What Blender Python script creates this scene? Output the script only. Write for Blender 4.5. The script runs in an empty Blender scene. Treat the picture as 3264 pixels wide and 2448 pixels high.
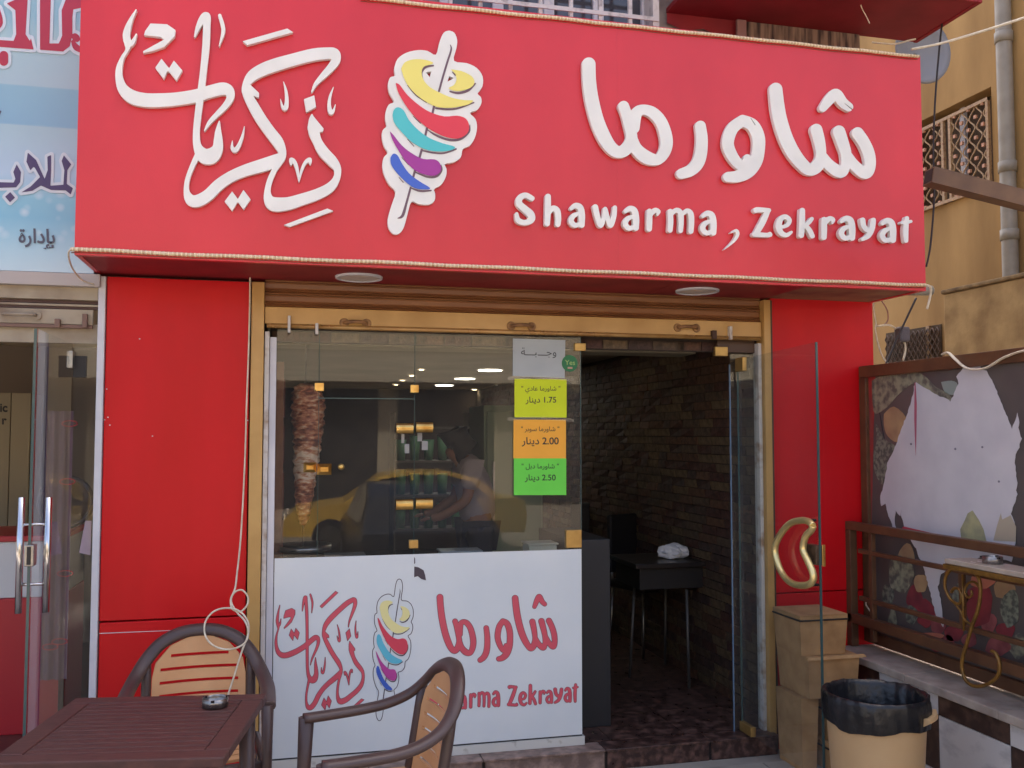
import bpy, bmesh, math, random
import numpy as np
from mathutils import Vector, Matrix, Euler
random.seed(7)
R_ = math.radians
scn = bpy.context.scene
COL = scn.collection
# ------------------------------------------------------------------ camera, sky, sun, exposure
CAMLOC = np.array([0.0, -4.7, 1.71]); FPX = 2962.0; YAW = R_(13.8); PIT = R_(3.15)
cd = bpy.data.cameras.new('camera'); cam = bpy.data.objects.new('camera', cd); COL.objects.link(cam)
cam.location = CAMLOC.tolist(); cam.rotation_euler = (R_(90) + PIT, 0, -YAW)
cd.sensor_width = 36; cd.lens = FPX / 3264 * 36; cd.clip_start = 0.05; cd.clip_end = 500
scn.camera = cam
world = bpy.data.worlds.new('World'); scn.world = world; world.use_nodes = True
wn = world.node_tree.nodes; wl = world.node_tree.links
SUN_EL = R_(58); SUN_AZ = R_(38)      # azimuth of the sun clockwise from +Y
sky = wn.new('ShaderNodeTexSky'); sky.sky_type = 'NISHITA'; sky.sun_disc = False
sky.sun_elevation = SUN_EL; sky.sun_rotation = SUN_AZ; sky.dust_density = 7.0; sky.air_density = 0.7; sky.ozone_density = 0.0
wn['Background'].inputs['Strength'].default_value = 0.14
wl.new(sky.outputs[0], wn['Background'].inputs['Color'])
sd = bpy.data.lights.new('sun', 'SUN'); sd.energy = 4.0; sd.angle = R_(2); sd.color = (1.0, 0.95, 0.88)
sun = bpy.data.objects.new('sun', sd); COL.objects.link(sun)
sv = Vector((math.sin(SUN_AZ) * math.cos(SUN_EL), math.cos(SUN_AZ) * math.cos(SUN_EL), math.sin(SUN_EL)))
sun.rotation_euler = sv.to_track_quat('Z', 'Y').to_euler()
scn.view_settings.view_transform = 'Standard'; scn.view_settings.look = 'None'
scn.view_settings.exposure = 2.12; scn.view_settings.gamma = 1.0
scn.view_settings.use_curve_mapping = False
scn.render.engine = 'CYCLES'
scn.cycles.max_bounces = 10; scn.cycles.transparent_max_bounces = 24; scn.cycles.use_denoising = True
# ------------------------------------------------------------------ measuring: photo point on a real plane
_F = np.array([math.sin(YAW) * math.cos(PIT), math.cos(YAW) * math.cos(PIT), math.sin(PIT)])
_R = np.array([math.cos(YAW), -math.sin(YAW), 0]); _U = np.cross(_R, _F)
def ray(x, y): return _F + _R * (x - 1632) / FPX - _U * (y - 1224) / FPX
def on(ax, v, x, y):
    d = ray(x, y); t = (v - CAMLOC[ax]) / d[ax]; p = CAMLOC + d * t; return Vector(p.tolist())
def onX(x, y, v): return on(0, v, x, y)
def onY(x, y, v): return on(1, v, x, y)
def onZ(x, y, v): return on(2, v, x, y)
# ------------------------------------------------------------------ materials
def S(r, g, b):
    f = lambda c: (c / 255 / 12.92) if c <= 10 else ((c / 255 + 0.055) / 1.055) ** 2.4
    return (f(r), f(g), f(b))
MATS = {}
def mat(name, col, rough=0.5, metal=0.0, col2=None, scale=8.0, mixamt=0.5, bump=0.0, bscale=60.0, coat=0.0, coatr=0.1,
        spec=0.5, stretch=None, trans=None, sheen=0, detail=6, lo=0.35, hi=0.7, emit=None, es=0.0, roughvar=0.1):
    if name in MATS: return MATS[name]
    m = bpy.data.materials.new(name); m.use_nodes = True; MATS[name] = m
    n = m.node_tree.nodes; l = m.node_tree.links; b = n['Principled BSDF']
    b.inputs['Roughness'].default_value = rough; b.inputs['Metallic'].default_value = metal
    b.inputs['Specular IOR Level'].default_value = spec
    b.inputs['Coat Weight'].default_value = coat; b.inputs['Coat Roughness'].default_value = coatr
    b.inputs['Base Color'].default_value = (*col, 1)
    tc = n.new('ShaderNodeTexCoord'); vec = tc.outputs['Object']
    if stretch:
        mp = n.new('ShaderNodeMapping'); mp.inputs['Scale'].default_value = stretch
        l.new(vec, mp.inputs['Vector']); vec = mp.outputs['Vector']
    if col2 is not None:
        nz = n.new('ShaderNodeTexNoise'); nz.inputs['Scale'].default_value = scale; nz.inputs['Detail'].default_value = detail
        l.new(vec, nz.inputs['Vector'])
        rp = n.new('ShaderNodeValToRGB'); rp.color_ramp.elements[0].position = lo; rp.color_ramp.elements[1].position = hi
        c1 = tuple(a * (1 - 0) for a in col)
        rp.color_ramp.elements[0].color = (*c1, 1); rp.color_ramp.elements[1].color = (*col2, 1)
        l.new(nz.outputs['Fac'], rp.inputs['Fac']); l.new(rp.outputs['Color'], b.inputs['Base Color'])
        if roughvar:
            mr = n.new('ShaderNodeMapRange'); mr.inputs['To Min'].default_value = max(0.02, rough - roughvar); mr.inputs['To Max'].default_value = min(1, rough + roughvar)
            l.new(nz.outputs['Fac'], mr.inputs['Value']); l.new(mr.outputs['Result'], b.inputs['Roughness'])
    if bump:
        nb = n.new('ShaderNodeTexNoise'); nb.inputs['Scale'].default_value = bscale; nb.inputs['Detail'].default_value = 4
        l.new(vec, nb.inputs['Vector'])
        bp = n.new('ShaderNodeBump'); bp.inputs['Strength'].default_value = bump; bp.inputs['Distance'].default_value = 0.01
        l.new(nb.outputs['Fac'], bp.inputs['Height']); l.new(bp.outputs['Normal'], b.inputs['Normal'])
    if emit: b.inputs['Emission Color'].default_value = (*emit, 1); b.inputs['Emission Strength'].default_value = es
    return m
def glass(name, tint=(0.95, 0.965, 0.96), ior=1.5, rough=0.0, haze=0.016):
    if name in MATS: return MATS[name]
    m = bpy.data.materials.new(name); m.use_nodes = True; MATS[name] = m
    n = m.node_tree.nodes; l = m.node_tree.links; n.clear()
    o = n.new('ShaderNodeOutputMaterial'); mx = n.new('ShaderNodeMixShader'); t = n.new('ShaderNodeBsdfTransparent')
    g = n.new('ShaderNodeBsdfGlossy'); g.inputs['Roughness'].default_value = rough; fr = n.new('ShaderNodeFresnel'); fr.inputs['IOR'].default_value = ior
    t.inputs['Color'].default_value = (*tint, 1); g.inputs['Color'].default_value = (1, 1, 1, 1)
    geo = n.new('ShaderNodeNewGeometry'); inv = n.new('ShaderNodeMath'); inv.operation = 'SUBTRACT'; inv.inputs[0].default_value = 1.0
    l.new(geo.outputs['Backfacing'], inv.inputs[1])
    mu = n.new('ShaderNodeMath'); mu.operation = 'MULTIPLY'; l.new(fr.outputs[0], mu.inputs[0]); l.new(inv.outputs[0], mu.inputs[1])
    l.new(mu.outputs[0], mx.inputs[0]); l.new(t.outputs[0], mx.inputs[1]); l.new(g.outputs[0], mx.inputs[2]); df = n.new('ShaderNodeBsdfDiffuse'); df.inputs['Color'].default_value = (0.62, 0.6, 0.58, 1)
    m2 = n.new('ShaderNodeMixShader'); tc = n.new('ShaderNodeTexCoord'); nz = n.new('ShaderNodeTexNoise'); nz.inputs['Scale'].default_value = 3.0; nz.inputs['Detail'].default_value = 6
    mr = n.new('ShaderNodeMapRange'); mr.inputs['To Min'].default_value = haze * 0.6; mr.inputs['To Max'].default_value = haze * 1.4  # veil of haze put into the glass as diffuse colour, lifting blacks behind
    l.new(tc.outputs['Object'], nz.inputs['Vector']); l.new(nz.outputs['Fac'], mr.inputs['Value']); l.new(mr.outputs['Result'], m2.inputs[0])
    l.new(mx.outputs[0], m2.inputs[1]); l.new(df.outputs[0], m2.inputs[2]); l.new(m2.outputs[0], o.inputs[0])
    return m
RED = mat('red_panel', S(200, 12, 22), 0.4, col2=S(212, 20, 30), scale=2.0, stretch=(2, 1, 0.4), bump=0.03, bscale=300, spec=0.28)
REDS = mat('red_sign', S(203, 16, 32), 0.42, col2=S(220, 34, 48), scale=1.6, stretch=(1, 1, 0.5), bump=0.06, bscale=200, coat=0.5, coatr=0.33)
REDD = mat('red_dark', S(150, 30, 40), 0.6, col2=S(120, 26, 34), scale=3, bump=0.1)  # darker red for the sign underside and the canopy faces
WHITE = mat('white_letter', S(238, 236, 230), 0.45, col2=S(228, 226, 220), scale=6)
TAN = mat('tan_paint', S(200, 158, 94), 0.45, col2=S(180, 138, 76), scale=5, bump=0.05, bscale=40, lo=0.4, hi=0.75)
SHUT = mat('shutter_brown', S(130, 86, 56), 0.45, col2=S(150, 104, 66), scale=3, stretch=(1, 1, 8), bump=0.05)
SCRATCH = mat('worn_white_metal', S(205, 200, 195), 0.5, col2=S(150, 125, 100), scale=14, lo=0.5, hi=0.72)
WMETAL = mat('white_metal', S(214, 214, 220), 0.4, col2=S(196, 196, 204), scale=5)
BRASS = mat('brass', S(232, 196, 120), 0.3, 0.9, col2=S(190, 140, 66), scale=14)
BRASSD = mat('brass_matte', S(196, 160, 96), 0.38, 0.7, col2=S(176, 140, 80), scale=14)
CHROME = mat('chrome', S(205, 205, 208), 0.18, 1.0)
STEEL = mat('steel', S(170, 168, 165), 0.35, 1.0, col2=S(150, 150, 148), scale=30)
PANEL = mat('white_panel', S(222, 228, 230), 0.32, col2=S(214, 222, 226), scale=3, coat=0.2)
GLASS = glass('clear_glass'); GLASS2 = glass('hazed_glass', (0.93, 0.95, 0.95))
GEDGE = mat('glass_edge', S(60, 84, 84), 0.2)
GEDGEB = mat('glass_edge_blue', S(108, 132, 156), 0.2)
BLACK = mat('black', S(30, 28, 30), 0.5)
MARBLE = mat('brown_marble', S(62, 44, 40), 0.3, col2=S(128, 96, 86), scale=22, detail=10, lo=0.45, hi=0.75, roughvar=0.08)
MARBLES = mat('brown_marble_step', S(112, 92, 84), 0.45, col2=S(172, 146, 134), scale=18, detail=10, lo=0.4, hi=0.72)
CONC = mat('pavement', S(168, 160, 148), 0.85, col2=S(142, 134, 124), scale=4, bump=0.2, bscale=120)
ASPH = mat('asphalt', S(128, 116, 100), 0.9, col2=S(112, 101, 88), scale=5, bump=0.3)
YEL = mat('yellow_plaster', S(188, 152, 98), 0.9, col2=S(150, 118, 74), scale=1.3, stretch=(1, 1, 0.35), bump=0.25, bscale=14, detail=8)
YELD = mat('old_plaster', S(182, 152, 104), 0.95, col2=S(140, 112, 74), scale=3, bump=0.35, bscale=18, detail=9)
BROWNP = mat('brown_plastic', S(70, 54, 52), 0.42, col2=S(78, 61, 58), scale=8, bump=0.04, bscale=200)
TANP = mat('tan_plastic', S(208, 160, 114), 0.45, col2=S(198, 148, 102), scale=6, bump=0.04, bscale=150)
SLAT = mat('dark_slat', S(84, 50, 46), 0.55, col2=S(66, 40, 38), scale=5, stretch=(3, 30, 3), bump=0.12, bscale=30)
CARD = mat('cardboard', S(190, 148, 100), 0.85, col2=S(158, 118, 76), scale=9, bump=0.1, bscale=40)
TAPE = mat('dark_tape', S(50, 42, 40), 0.4)
BINP = mat('bin_plastic', S(196, 164, 122), 0.5, col2=S(184, 152, 110), scale=4, bump=0.05)
BAG = mat('black_bag', S(16, 17, 20), 0.35, col2=S(24, 25, 30), scale=9, bump=0.6, bscale=25)
RAIL = mat('brown_rail', S(104, 70, 46), 0.5, col2=S(86, 56, 38), scale=9, bump=0.05)
GOLDP = mat('gold_iron', S(142, 104, 46), 0.4, 0.35, col2=S(110, 78, 34), scale=25)
MWHITE = mat('white_marble', S(205, 200, 196), 0.4, col2=S(160, 155, 154), scale=9, detail=10, lo=0.5, hi=0.8, stretch=(1, 1, 2))
MCAP = mat('cap_stone', S(178, 164, 150), 0.7, col2=S(146, 132, 120), scale=9, bump=0.35, bscale=30)
MDARK = mat('dark_marble_tile', S(64, 46, 40), 0.35, col2=S(112, 84, 68), scale=16, detail=9, lo=0.45, hi=0.8)
BEIGE = mat('beige_wall', S(196, 180, 150), 0.8, col2=S(182, 166, 138), scale=2)
DARKW = mat('dark_interior', S(70, 58, 50), 0.8, col2=S(52, 44, 40), scale=2)
CEIL = mat('ceiling', S(128, 116, 98), 0.7, col2=S(110, 98, 84), scale=1.5)
CABLEW = mat('white_cable', S(222, 212, 190), 0.5, col2=S(200, 186, 160), scale=30)
CABLEB = mat('black_cable', S(48, 44, 46), 0.5)
ROPE = mat('rope_light', S(196, 160, 118), 0.3, coat=0.6, coatr=0.1, col2=S(226, 204, 170), scale=60)
ROPEB = mat('rope_bead', S(236, 214, 178), 0.25, coat=0.5)
GREYP = mat('grey_pipe', S(158, 152, 140), 0.5, col2=S(142, 136, 124), scale=6)
LAMP = mat('lit_lamp', (1, 0.86, 0.6), 0.5, emit=(1, 0.80, 0.48), es=9)
LAMPW = mat('lit_white_lamp', (1, 1, 1), 0.5, emit=(1, 0.93, 0.8), es=9)
FROST = mat('frosted_disc', S(206, 196, 186), 0.35)
def plain(name, rgb, rough=0.5, **k): return mat(name, S(*rgb), rough, **k)
# ------------------------------------------------------------------ mesh builder
def wm(o):
    m = Matrix.Identity(4)
    while o is not None:
        m = o.matrix_basis @ m; o = o.parent
    return m
class MB:
    def __init__(s): s.v = []; s.f = []; s.sm = []
    def add(s, vs, fs, smooth=False):
        b = len(s.v); s.v += [Vector(p) for p in vs]; s.f += [tuple(i + b for i in f) for f in fs]; s.sm += [smooth] * len(fs); return s
    def hexa(s, p):   # 8 points: bottom 4 ccw, top 4 ccw
        return s.add(p, [(0, 3, 2, 1), (4, 5, 6, 7), (0, 1, 5, 4), (1, 2, 6, 5), (2, 3, 7, 6), (3, 0, 4, 7)])
    def box(s, x0, x1, y0, y1, z0, z1):
        return s.hexa([(x0, y0, z0), (x1, y0, z0), (x1, y1, z0), (x0, y1, z0), (x0, y0, z1), (x1, y0, z1), (x1, y1, z1), (x0, y1, z1)])
    def bbox(s, x0, x1, y0, y1, z0, z1, b=0.004):   # chamfered box
        c = [((x0 + x1) / 2, (y0 + y1) / 2, (z0 + z1) / 2)]
        bm = bmesh.new(); bmesh.ops.create_cube(bm, size=1)
        for v in bm.verts: v.co = Vector((x0 + (v.co.x + .5) * (x1 - x0), y0 + (v.co.y + .5) * (y1 - y0), z0 + (v.co.z + .5) * (z1 - z0)))
        bmesh.ops.bevel(bm, geom=bm.edges[:], offset=b, segments=2, affect='EDGES', profile=0.5)
        bm.verts.index_update()
        s.add([v.co.copy() for v in bm.verts], [tuple(v.index for v in f.verts) for f in bm.faces]); bm.free(); return s
    def tube(s, pts, r, n=8, closed=False, cap=True, flat=None, up=None):
        pts = [Vector(p) for p in pts]; N = len(pts); rs = r if isinstance(r, (list, tuple)) else [r] * N
        b = len(s.v); prev = None
        for i, p in enumerate(pts):
            if closed: t = pts[(i + 1) % N] - pts[i - 1]
            else: t = pts[min(i + 1, N - 1)] - pts[max(i - 1, 0)]
            t = t.normalized() if t.length > 1e-9 else Vector((0, 0, 1))
            if up is not None: u = Vector(up) - t * t.dot(Vector(up))
            elif prev is None: u = (Vector((0, 0, 1)) if abs(t.z) < 0.9 else Vector((1, 0, 0))); u = u - t * t.dot(u)
            else: u = prev - t * t.dot(prev)
            if u.length < 1e-6: u = t.orthogonal()
            u.normalize(); prev = u; w = t.cross(u)
            for k in range(n):
                a = 2 * math.pi * k / n; s.v.append(p + u * (math.cos(a) * rs[i] * (flat or 1)) + w * (math.sin(a) * rs[i]))
        M = N if closed else N - 1
        for i in range(M):
            for k in range(n):
                a = b + i * n + k; c = b + i * n + (k + 1) % n; d = b + ((i + 1) % N) * n + (k + 1) % n; e = b + ((i + 1) % N) * n + k
                s.f.append((a, c, d, e)); s.sm.append(True)
        if cap and not closed:
            s.f.append(tuple(b + k for k in range(n))[::-1]); s.sm.append(False)
            s.f.append(tuple(b + (N - 1) * n + k for k in range(n))); s.sm.append(False)
        return s
    def cyl(s, p0, p1, r0, r1=None, n=20): return s.tube([p0, p1], [r0, r0 if r1 is None else r1], n)
    def lathe(s, c, prof, n=32, noise=0, ax=None):
        b = len(s.v)
        for j, (r, z) in enumerate(prof):
            for k in range(n):
                a = 2 * math.pi * k / n
                s.v.append(Vector((c[0] + r * math.cos(a), c[1] + r * math.sin(a), c[2] + z)))
        for j in range(len(prof) - 1):
            for k in range(n):
                a = b + j * n + k; c2 = b + j * n + (k + 1) % n; s.f.append((a, c2, c2 + n, a + n)); s.sm.append(True)
        return s
    def build(s, name, m, parent=None, label=None, stuff=False):
        me = bpy.data.meshes.new(name)
        M = wm(parent).inverted() if parent is not None else None
        vs = [(M @ v) if M is not None else v for v in s.v]
        if parent is None and vs:      # origin at own place
            c = Vector((sum(v.x for v in vs) / len(vs), sum(v.y for v in vs) / len(vs), min(v.z for v in vs)))
            vs = [v - c for v in vs]
        else: c = Vector((0, 0, 0))
        me.from_pydata([tuple(v) for v in vs], [], s.f)
        me.polygons.foreach_set('use_smooth', s.sm)
        me.materials.append(m); me.update()
        bm = bmesh.new(); bm.from_mesh(me); bmesh.ops.recalc_face_normals(bm, faces=bm.faces[:]); bm.to_mesh(me); bm.free()
        o = bpy.data.objects.new(name, me); COL.objects.link(o); o.location = c
        if parent is not None: o.parent = parent
        if label: o['label'] = label
        if stuff: o['kind'] = 'stuff'
        return o
def tag(o, label, cat, group=None):
    o['label'] = label; o['category'] = cat
    if group: o['group'] = group
    return o
def struct(o): o['kind'] = 'structure'; return o
def thing(name, label, cat, loc=(0, 0, 0), rz=0, group=None):
    o = bpy.data.objects.new(name, None); COL.objects.link(o); o.location = loc; o.rotation_euler = (0, 0, rz); o.empty_display_size = 0.1
    return tag(o, label, cat, group)
def B(name, m, parent, *a, **k): return MB().box(*a).build(name, m, parent, **k)
def BB(name, m, parent, *a, b=0.004, **k): return MB().bbox(*a, b=b).build(name, m, parent, **k)
def copy_tree(o, parent=None):
    c = o.copy(); COL.objects.link(c); c.parent = parent
    for ch in list(o.children): copy_tree(ch, c)
    return c
def smooth_pts(P, step=None, n=6):
    P = [tuple(p) for p in P]
    if len(P) < 3: return P
    out = []
    for i in range(len(P) - 1):
        p0 = P[max(i - 1, 0)]; p1 = P[i]; p2 = P[i + 1]; p3 = P[min(i + 2, len(P) - 1)]
        for k in range(n):
            t = k / n
            out.append(tuple(0.5 * ((2 * b) + (-a + c) * t + (2 * a - 5 * b + 4 * c - d) * t * t + (-a + 3 * b - 3 * c + d) * t ** 3) for a, b, c, d in zip(p0, p1, p2, p3)))
    out.append(P[-1]); return out
# ------------------------------------------------------------------ lettering: strokes and outlines -> contours -> solid letters
def field(strokes, polys, g, pad, neg=()):
    xs = [p[0] for s in strokes for p in s] + [p[0] for q in polys for p in q]
    ys = [p[1] for s in strokes for p in s] + [p[1] for q in polys for p in q]
    mw = max([p[2] for s in strokes for p in s] + [0]) + pad + 2 * g
    x0 = min(xs) - mw; y0 = min(ys) - mw; nx = int((max(xs) + mw - x0) / g) + 2; ny = int((max(ys) + mw - y0) / g) + 2
    X = x0 + np.arange(nx) * g; Y = y0 + np.arange(ny) * g
    Fd = np.full((ny, nx), 1e3)
    def caps(Fx, s, sub=False):
        for (ax, ay, ar), (bx, by, br) in zip(s[:-1], s[1:]):
            m = max(ar, br) + pad + 3 * g
            i0 = max(0, int((min(ax, bx) - m - x0) / g)); i1 = min(nx, int((max(ax, bx) + m - x0) / g) + 2)
            j0 = max(0, int((min(ay, by) - m - y0) / g)); j1 = min(ny, int((max(ay, by) + m - y0) / g) + 2)
            xx = X[i0:i1][None, :]; yy = Y[j0:j1][:, None]
            dx = bx - ax; dy = by - ay; L = dx * dx + dy * dy + 1e-9
            t = np.clip(((xx - ax) * dx + (yy - ay) * dy) / L, 0, 1)
            d = np.sqrt((xx - ax - t * dx) ** 2 + (yy - ay - t * dy) ** 2) - (ar + (br - ar) * t)
            if sub: Fx[j0:j1, i0:i1] = np.maximum(Fx[j0:j1, i0:i1], -d)
            else: Fx[j0:j1, i0:i1] = np.minimum(Fx[j0:j1, i0:i1], d)
    for s in strokes: caps(Fd, s)
    for q in polys:
        P = np.array(q, float); Q = np.roll(P, -1, 0)
        xx = X[None, :] + 0 * Y[:, None]; yy = Y[:, None] + 0 * X[None, :]
        D = np.full(xx.shape, 1e9); ins = np.zeros(xx.shape, bool)
        for (ax, ay), (bx, by) in zip(P, Q):
            dx = bx - ax; dy = by - ay; L = dx * dx + dy * dy + 1e-9
            t = np.clip(((xx - ax) * dx + (yy - ay) * dy) / L, 0, 1)
            D = np.minimum(D, (xx - ax - t * dx) ** 2 + (yy - ay - t * dy) ** 2)
            if abs(dy) > 1e-9:
                c = ((ay > yy) != (by > yy)) & (xx < (bx - ax) * (yy - ay) / dy + ax); ins ^= c
        Fd = np.minimum(Fd, np.where(ins, -1, 1) * np.sqrt(D))
    for s in neg: caps(Fd, s, True)
    return Fd, x0, y0, g
def contours(F4, level=0.0):
    Fd, x0, y0, g = F4; Fd = Fd - level; Fd[0, :] = Fd[-1, :] = 1e3; Fd[:, 0] = Fd[:, -1] = 1e3
    ins = Fd < 0; s = ins[:-1, :-1] * 1 + ins[:-1, 1:] * 2 + ins[1:, 1:] * 4 + ins[1:, :-1] * 8
    segs = {}
    T = {1: [(3, 0)], 2: [(0, 1)], 3: [(3, 1)], 4: [(1, 2)], 5: [(3, 2), (1, 0)], 6: [(0, 2)], 7: [(3, 2)], 8: [(2, 3)], 9: [(2, 0)], 10: [(0, 3), (2, 1)], 11: [(2, 1)], 12: [(1, 3)], 13: [(1, 0)], 14: [(0, 3)]}
    def key(j, i, e): return [('h', j, i), ('v', j, i + 1), ('h', j + 1, i), ('v', j, i)][e]
    for j, i in zip(*np.nonzero((s > 0) & (s < 15))):
        for a, b in T[int(s[j, i])]: segs[key(int(j), int(i), a)] = key(int(j), int(i), b)
    def pt(k):
        t, j, i = k
        if t == 'h': a, b = Fd[j, i], Fd[j, i + 1]; f = a / (a - b); return (x0 + (i + f) * g, y0 + j * g)
        a, b = Fd[j, i], Fd[j + 1, i]; f = a / (a - b); return (x0 + i * g, y0 + (j + f) * g)
    out = []
    while segs:
        k0, k = segs.popitem(); loop = [pt(k0)]; kk = k; loop.append(pt(kk))
        while kk in segs: kk = segs.pop(kk); loop.append(pt(kk))
        if len(loop) < 6: continue
        loop = loop[:-1] if loop[0] == loop[-1] else loop
        keep = [loop[0]]                     # simplify
        for q in range(1, len(loop) - 1):
            a = keep[-1]; b = loop[q]; c = loop[q + 1]
            ar = abs((b[0] - a[0]) * (c[1] - a[1]) - (c[0] - a[0]) * (b[1] - a[1]))
            if ar > 0.16 * g * g or math.hypot(b[0] - a[0], b[1] - a[1]) > 14 * g: keep.append(b)
        keep.append(loop[-1])
        if len(keep) > 4: out.append(keep)
    return out
def slab(name, cons, mapf, m, parent, label=None, thick=True, post=None):
    cu = bpy.data.curves.new('tmp', 'CURVE'); cu.dimensions = '2D'; cu.fill_mode = 'BOTH' if thick else 'FRONT'
    cu.extrude = 0.5 if thick else 0.0
    if not thick: cu.fill_mode = 'BOTH'
    for c in cons:
        sp = cu.splines.new('POLY'); sp.points.add(len(c) - 1)
        for k, (x, y) in enumerate(c): sp.points[k].co = (x, -y, 0, 1)
        sp.use_cyclic_u = True
    ob = bpy.data.objects.new('tmp', cu); COL.objects.link(ob)
    dg = bpy.context.evaluated_depsgraph_get(); me = bpy.data.meshes.new_from_object(ob.evaluated_get(dg))
    bpy.data.objects.remove(ob); bpy.data.curves.remove(cu)
    M = wm(parent).inverted() if parent is not None else Matrix.Identity(4)
    bm = bmesh.new(); bm.from_mesh(me); bmesh.ops.remove_doubles(bm, verts=bm.verts[:], dist=0.001)
    if post: post(bm)
    for v in bm.verts: v.co = M @ Vector(mapf(v.co.x, -v.co.y, v.co.z + 0.5))
    bmesh.ops.recalc_face_normals(bm, faces=bm.faces[:])
    for f in bm.faces: f.smooth = False
    bm.to_mesh(me); bm.free(); me.name = name; me.materials.clear(); me.materials.append(m)
    o = bpy.data.objects.new(name, me); COL.objects.link(o)
    if parent is not None: o.parent = parent
    if label: o['label'] = label
    return o
def mapY(yf, th):   # front face at yf, thickness th going back (+y)
    def f(u, v, d):
        p = onY(u, v, yf); return (p.x, yf + (1 - d) * th, p.z)
    return f
def mapX(xf, th):
    def f(u, v, d):
        p = onX(u, v, xf); return (xf + (1 - d) * th, p.y, p.z)
    return f
def txt(name, s, m, parent, mapf, size, cx, cy, bold=0.0, slant=0, sx=1.0):
    """flat print; cx, cy = centre in photo units, size = cap height-ish in photo units"""
    c = bpy.data.curves.new('t', 'FONT'); c.body = s; c.offset = bold; o = bpy.data.objects.new('t', c); COL.objects.link(o)
    dg = bpy.context.evaluated_depsgraph_get(); me = bpy.data.meshes.new_from_object(o.evaluated_get(dg)); bpy.data.objects.remove(o); bpy.data.curves.remove(c)
    xs = [v.co.x for v in me.vertices]; w = (min(xs) + max(xs)) / 2
    M = wm(parent).inverted() if parent is not None else Matrix.Identity(4)
    for v in me.vertices:
        X = (v.co.x - w) * size * sx; Y = v.co.y * size
        v.co = M @ Vector(mapf(cx + X, cy - Y + slant * X, 1))
    me.materials.clear(); me.materials.append(m); me.name = name
    o = bpy.data.objects.new(name, me); COL.objects.link(o)
    if parent is not None: o.parent = parent
    return o
FORM = {'ا': (0xFE8D, 0), 'ب': (0xFE8F, 1), 'ة': (0xFE93, 0), 'ج': (0xFE9D, 1), 'د': (0xFEA9, 0), 'ر': (0xFEAD, 0), 'س': (0xFEB1, 1), 'ش': (0xFEB5, 1),
        'ع': (0xFEC9, 1), 'ل': (0xFEDD, 1), 'م': (0xFEE1, 1), 'ن': (0xFEE5, 1), 'و': (0xFEED, 0), 'ي': (0xFEF1, 1), 'إ': (0xFE87, 0), 'ـ': (0x0640, 2)}
def shape(s):
    out = []
    for i, ch in enumerate(s):
        if ch not in FORM: out.append(ch); continue
        b, k = FORM[ch]
        pj = i > 0 and s[i - 1] in FORM and FORM[s[i - 1]][1] > 0
        nj = i < len(s) - 1 and s[i + 1] in FORM and k > 0
        if k == 2: out.append(chr(b)); continue
        if k == 0: nj = False
        out.append(chr(b + (3 if pj and nj else 2 if nj else 1 if pj else 0)))
    return ''.join(reversed(out))
def affine(zoom_origin, sc):
    ox, oy = zoom_origin
    return lambda s: [(ox + p[0] * sc, oy + p[1] * sc) + ((p[2] * sc,) if len(p) > 2 else ()) for p in s]

# ================================================================== THE SETTING
GZ = 0.0; FZ = 0.105         # terrace level, shop floor level
g = MB(); g.box(-40, 40, -5.7, 0.3, -0.5, GZ - 0.001); struct(g.build('ground', CONC))
g = MB(); g.add([(-150, -150, -0.36), (150, -150, -0.36), (150, 150, -0.36), (-150, 150, -0.36)], [(0, 1, 2, 3)]); struct(g.build('road', ASPH))
# pavement slabs near the shop
pave = struct(MB().box(-1.4, 3.0, -3.0, -0.2, -0.05, 0.0).build('pavement', plain('joint_grey', (96, 92, 88), 0.9)))
for i in range(8):
    for j in range(5):
        x0 = -1.4 + i * 0.55; y0 = -0.2 - (j + 1) * 0.55
        MB().bbox(x0 + 0.004, x0 + 0.546, y0 + 0.004, y0 + 0.546, -0.02, 0.004 + random.random() * 0.0015, b=0.003).build('paving_slab', CONC, pave)
# shop floor, step
SX0, SX1 = -0.10, 2.62
floor = struct(MB().box(SX0, 3.0, 0.02, 9, 0.0, FZ - 0.012).build('floor', plain('grout', (44, 36, 34), 0.8)))
tl = 0.42
for i in range(8):
    for j in range(12):
        x0 = -0.4 + i * tl; y0 = 0.03 + j * tl
        x1 = x0 + tl - 0.004; x0 = max(x0, SX0)
        if x1 < SX0 + 0.05: continue
        x1 = min(x1, 2.7)
        MB().box(x0, x1, y0, y0 + tl - 0.004, FZ - 0.01, FZ + random.random() * 0.0008).build('floor_tile', MARBLE, floor)
step = tag(bpy.data.objects.new('door_step', None), 'brown veined marble step along the shop threshold', 'step'); COL.objects.link(step); step.location = (1.2, -0.06, 0)
B('step_core', plain('grout', (44, 36, 34)), step, -0.05, 2.60, -0.09, 0.018, 0.0, FZ - 0.014)
for i, (a, b) in enumerate([(-0.06, 0.42), (0.424, 0.98), (0.984, 1.62), (1.624, 2.2), (2.204, 2.60)]):
    BB('tread_slab', MARBLES if b < 1.7 else MARBLE, step, a, b, -0.11, 0.018, FZ - 0.012, FZ, b=0.003)
    BB('riser_slab', MARBLES if b < 1.7 else MARBLE, step, a + 0.01, b - 0.002, -0.10, -0.092, 0.0, FZ - 0.014, b=0.002)
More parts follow.
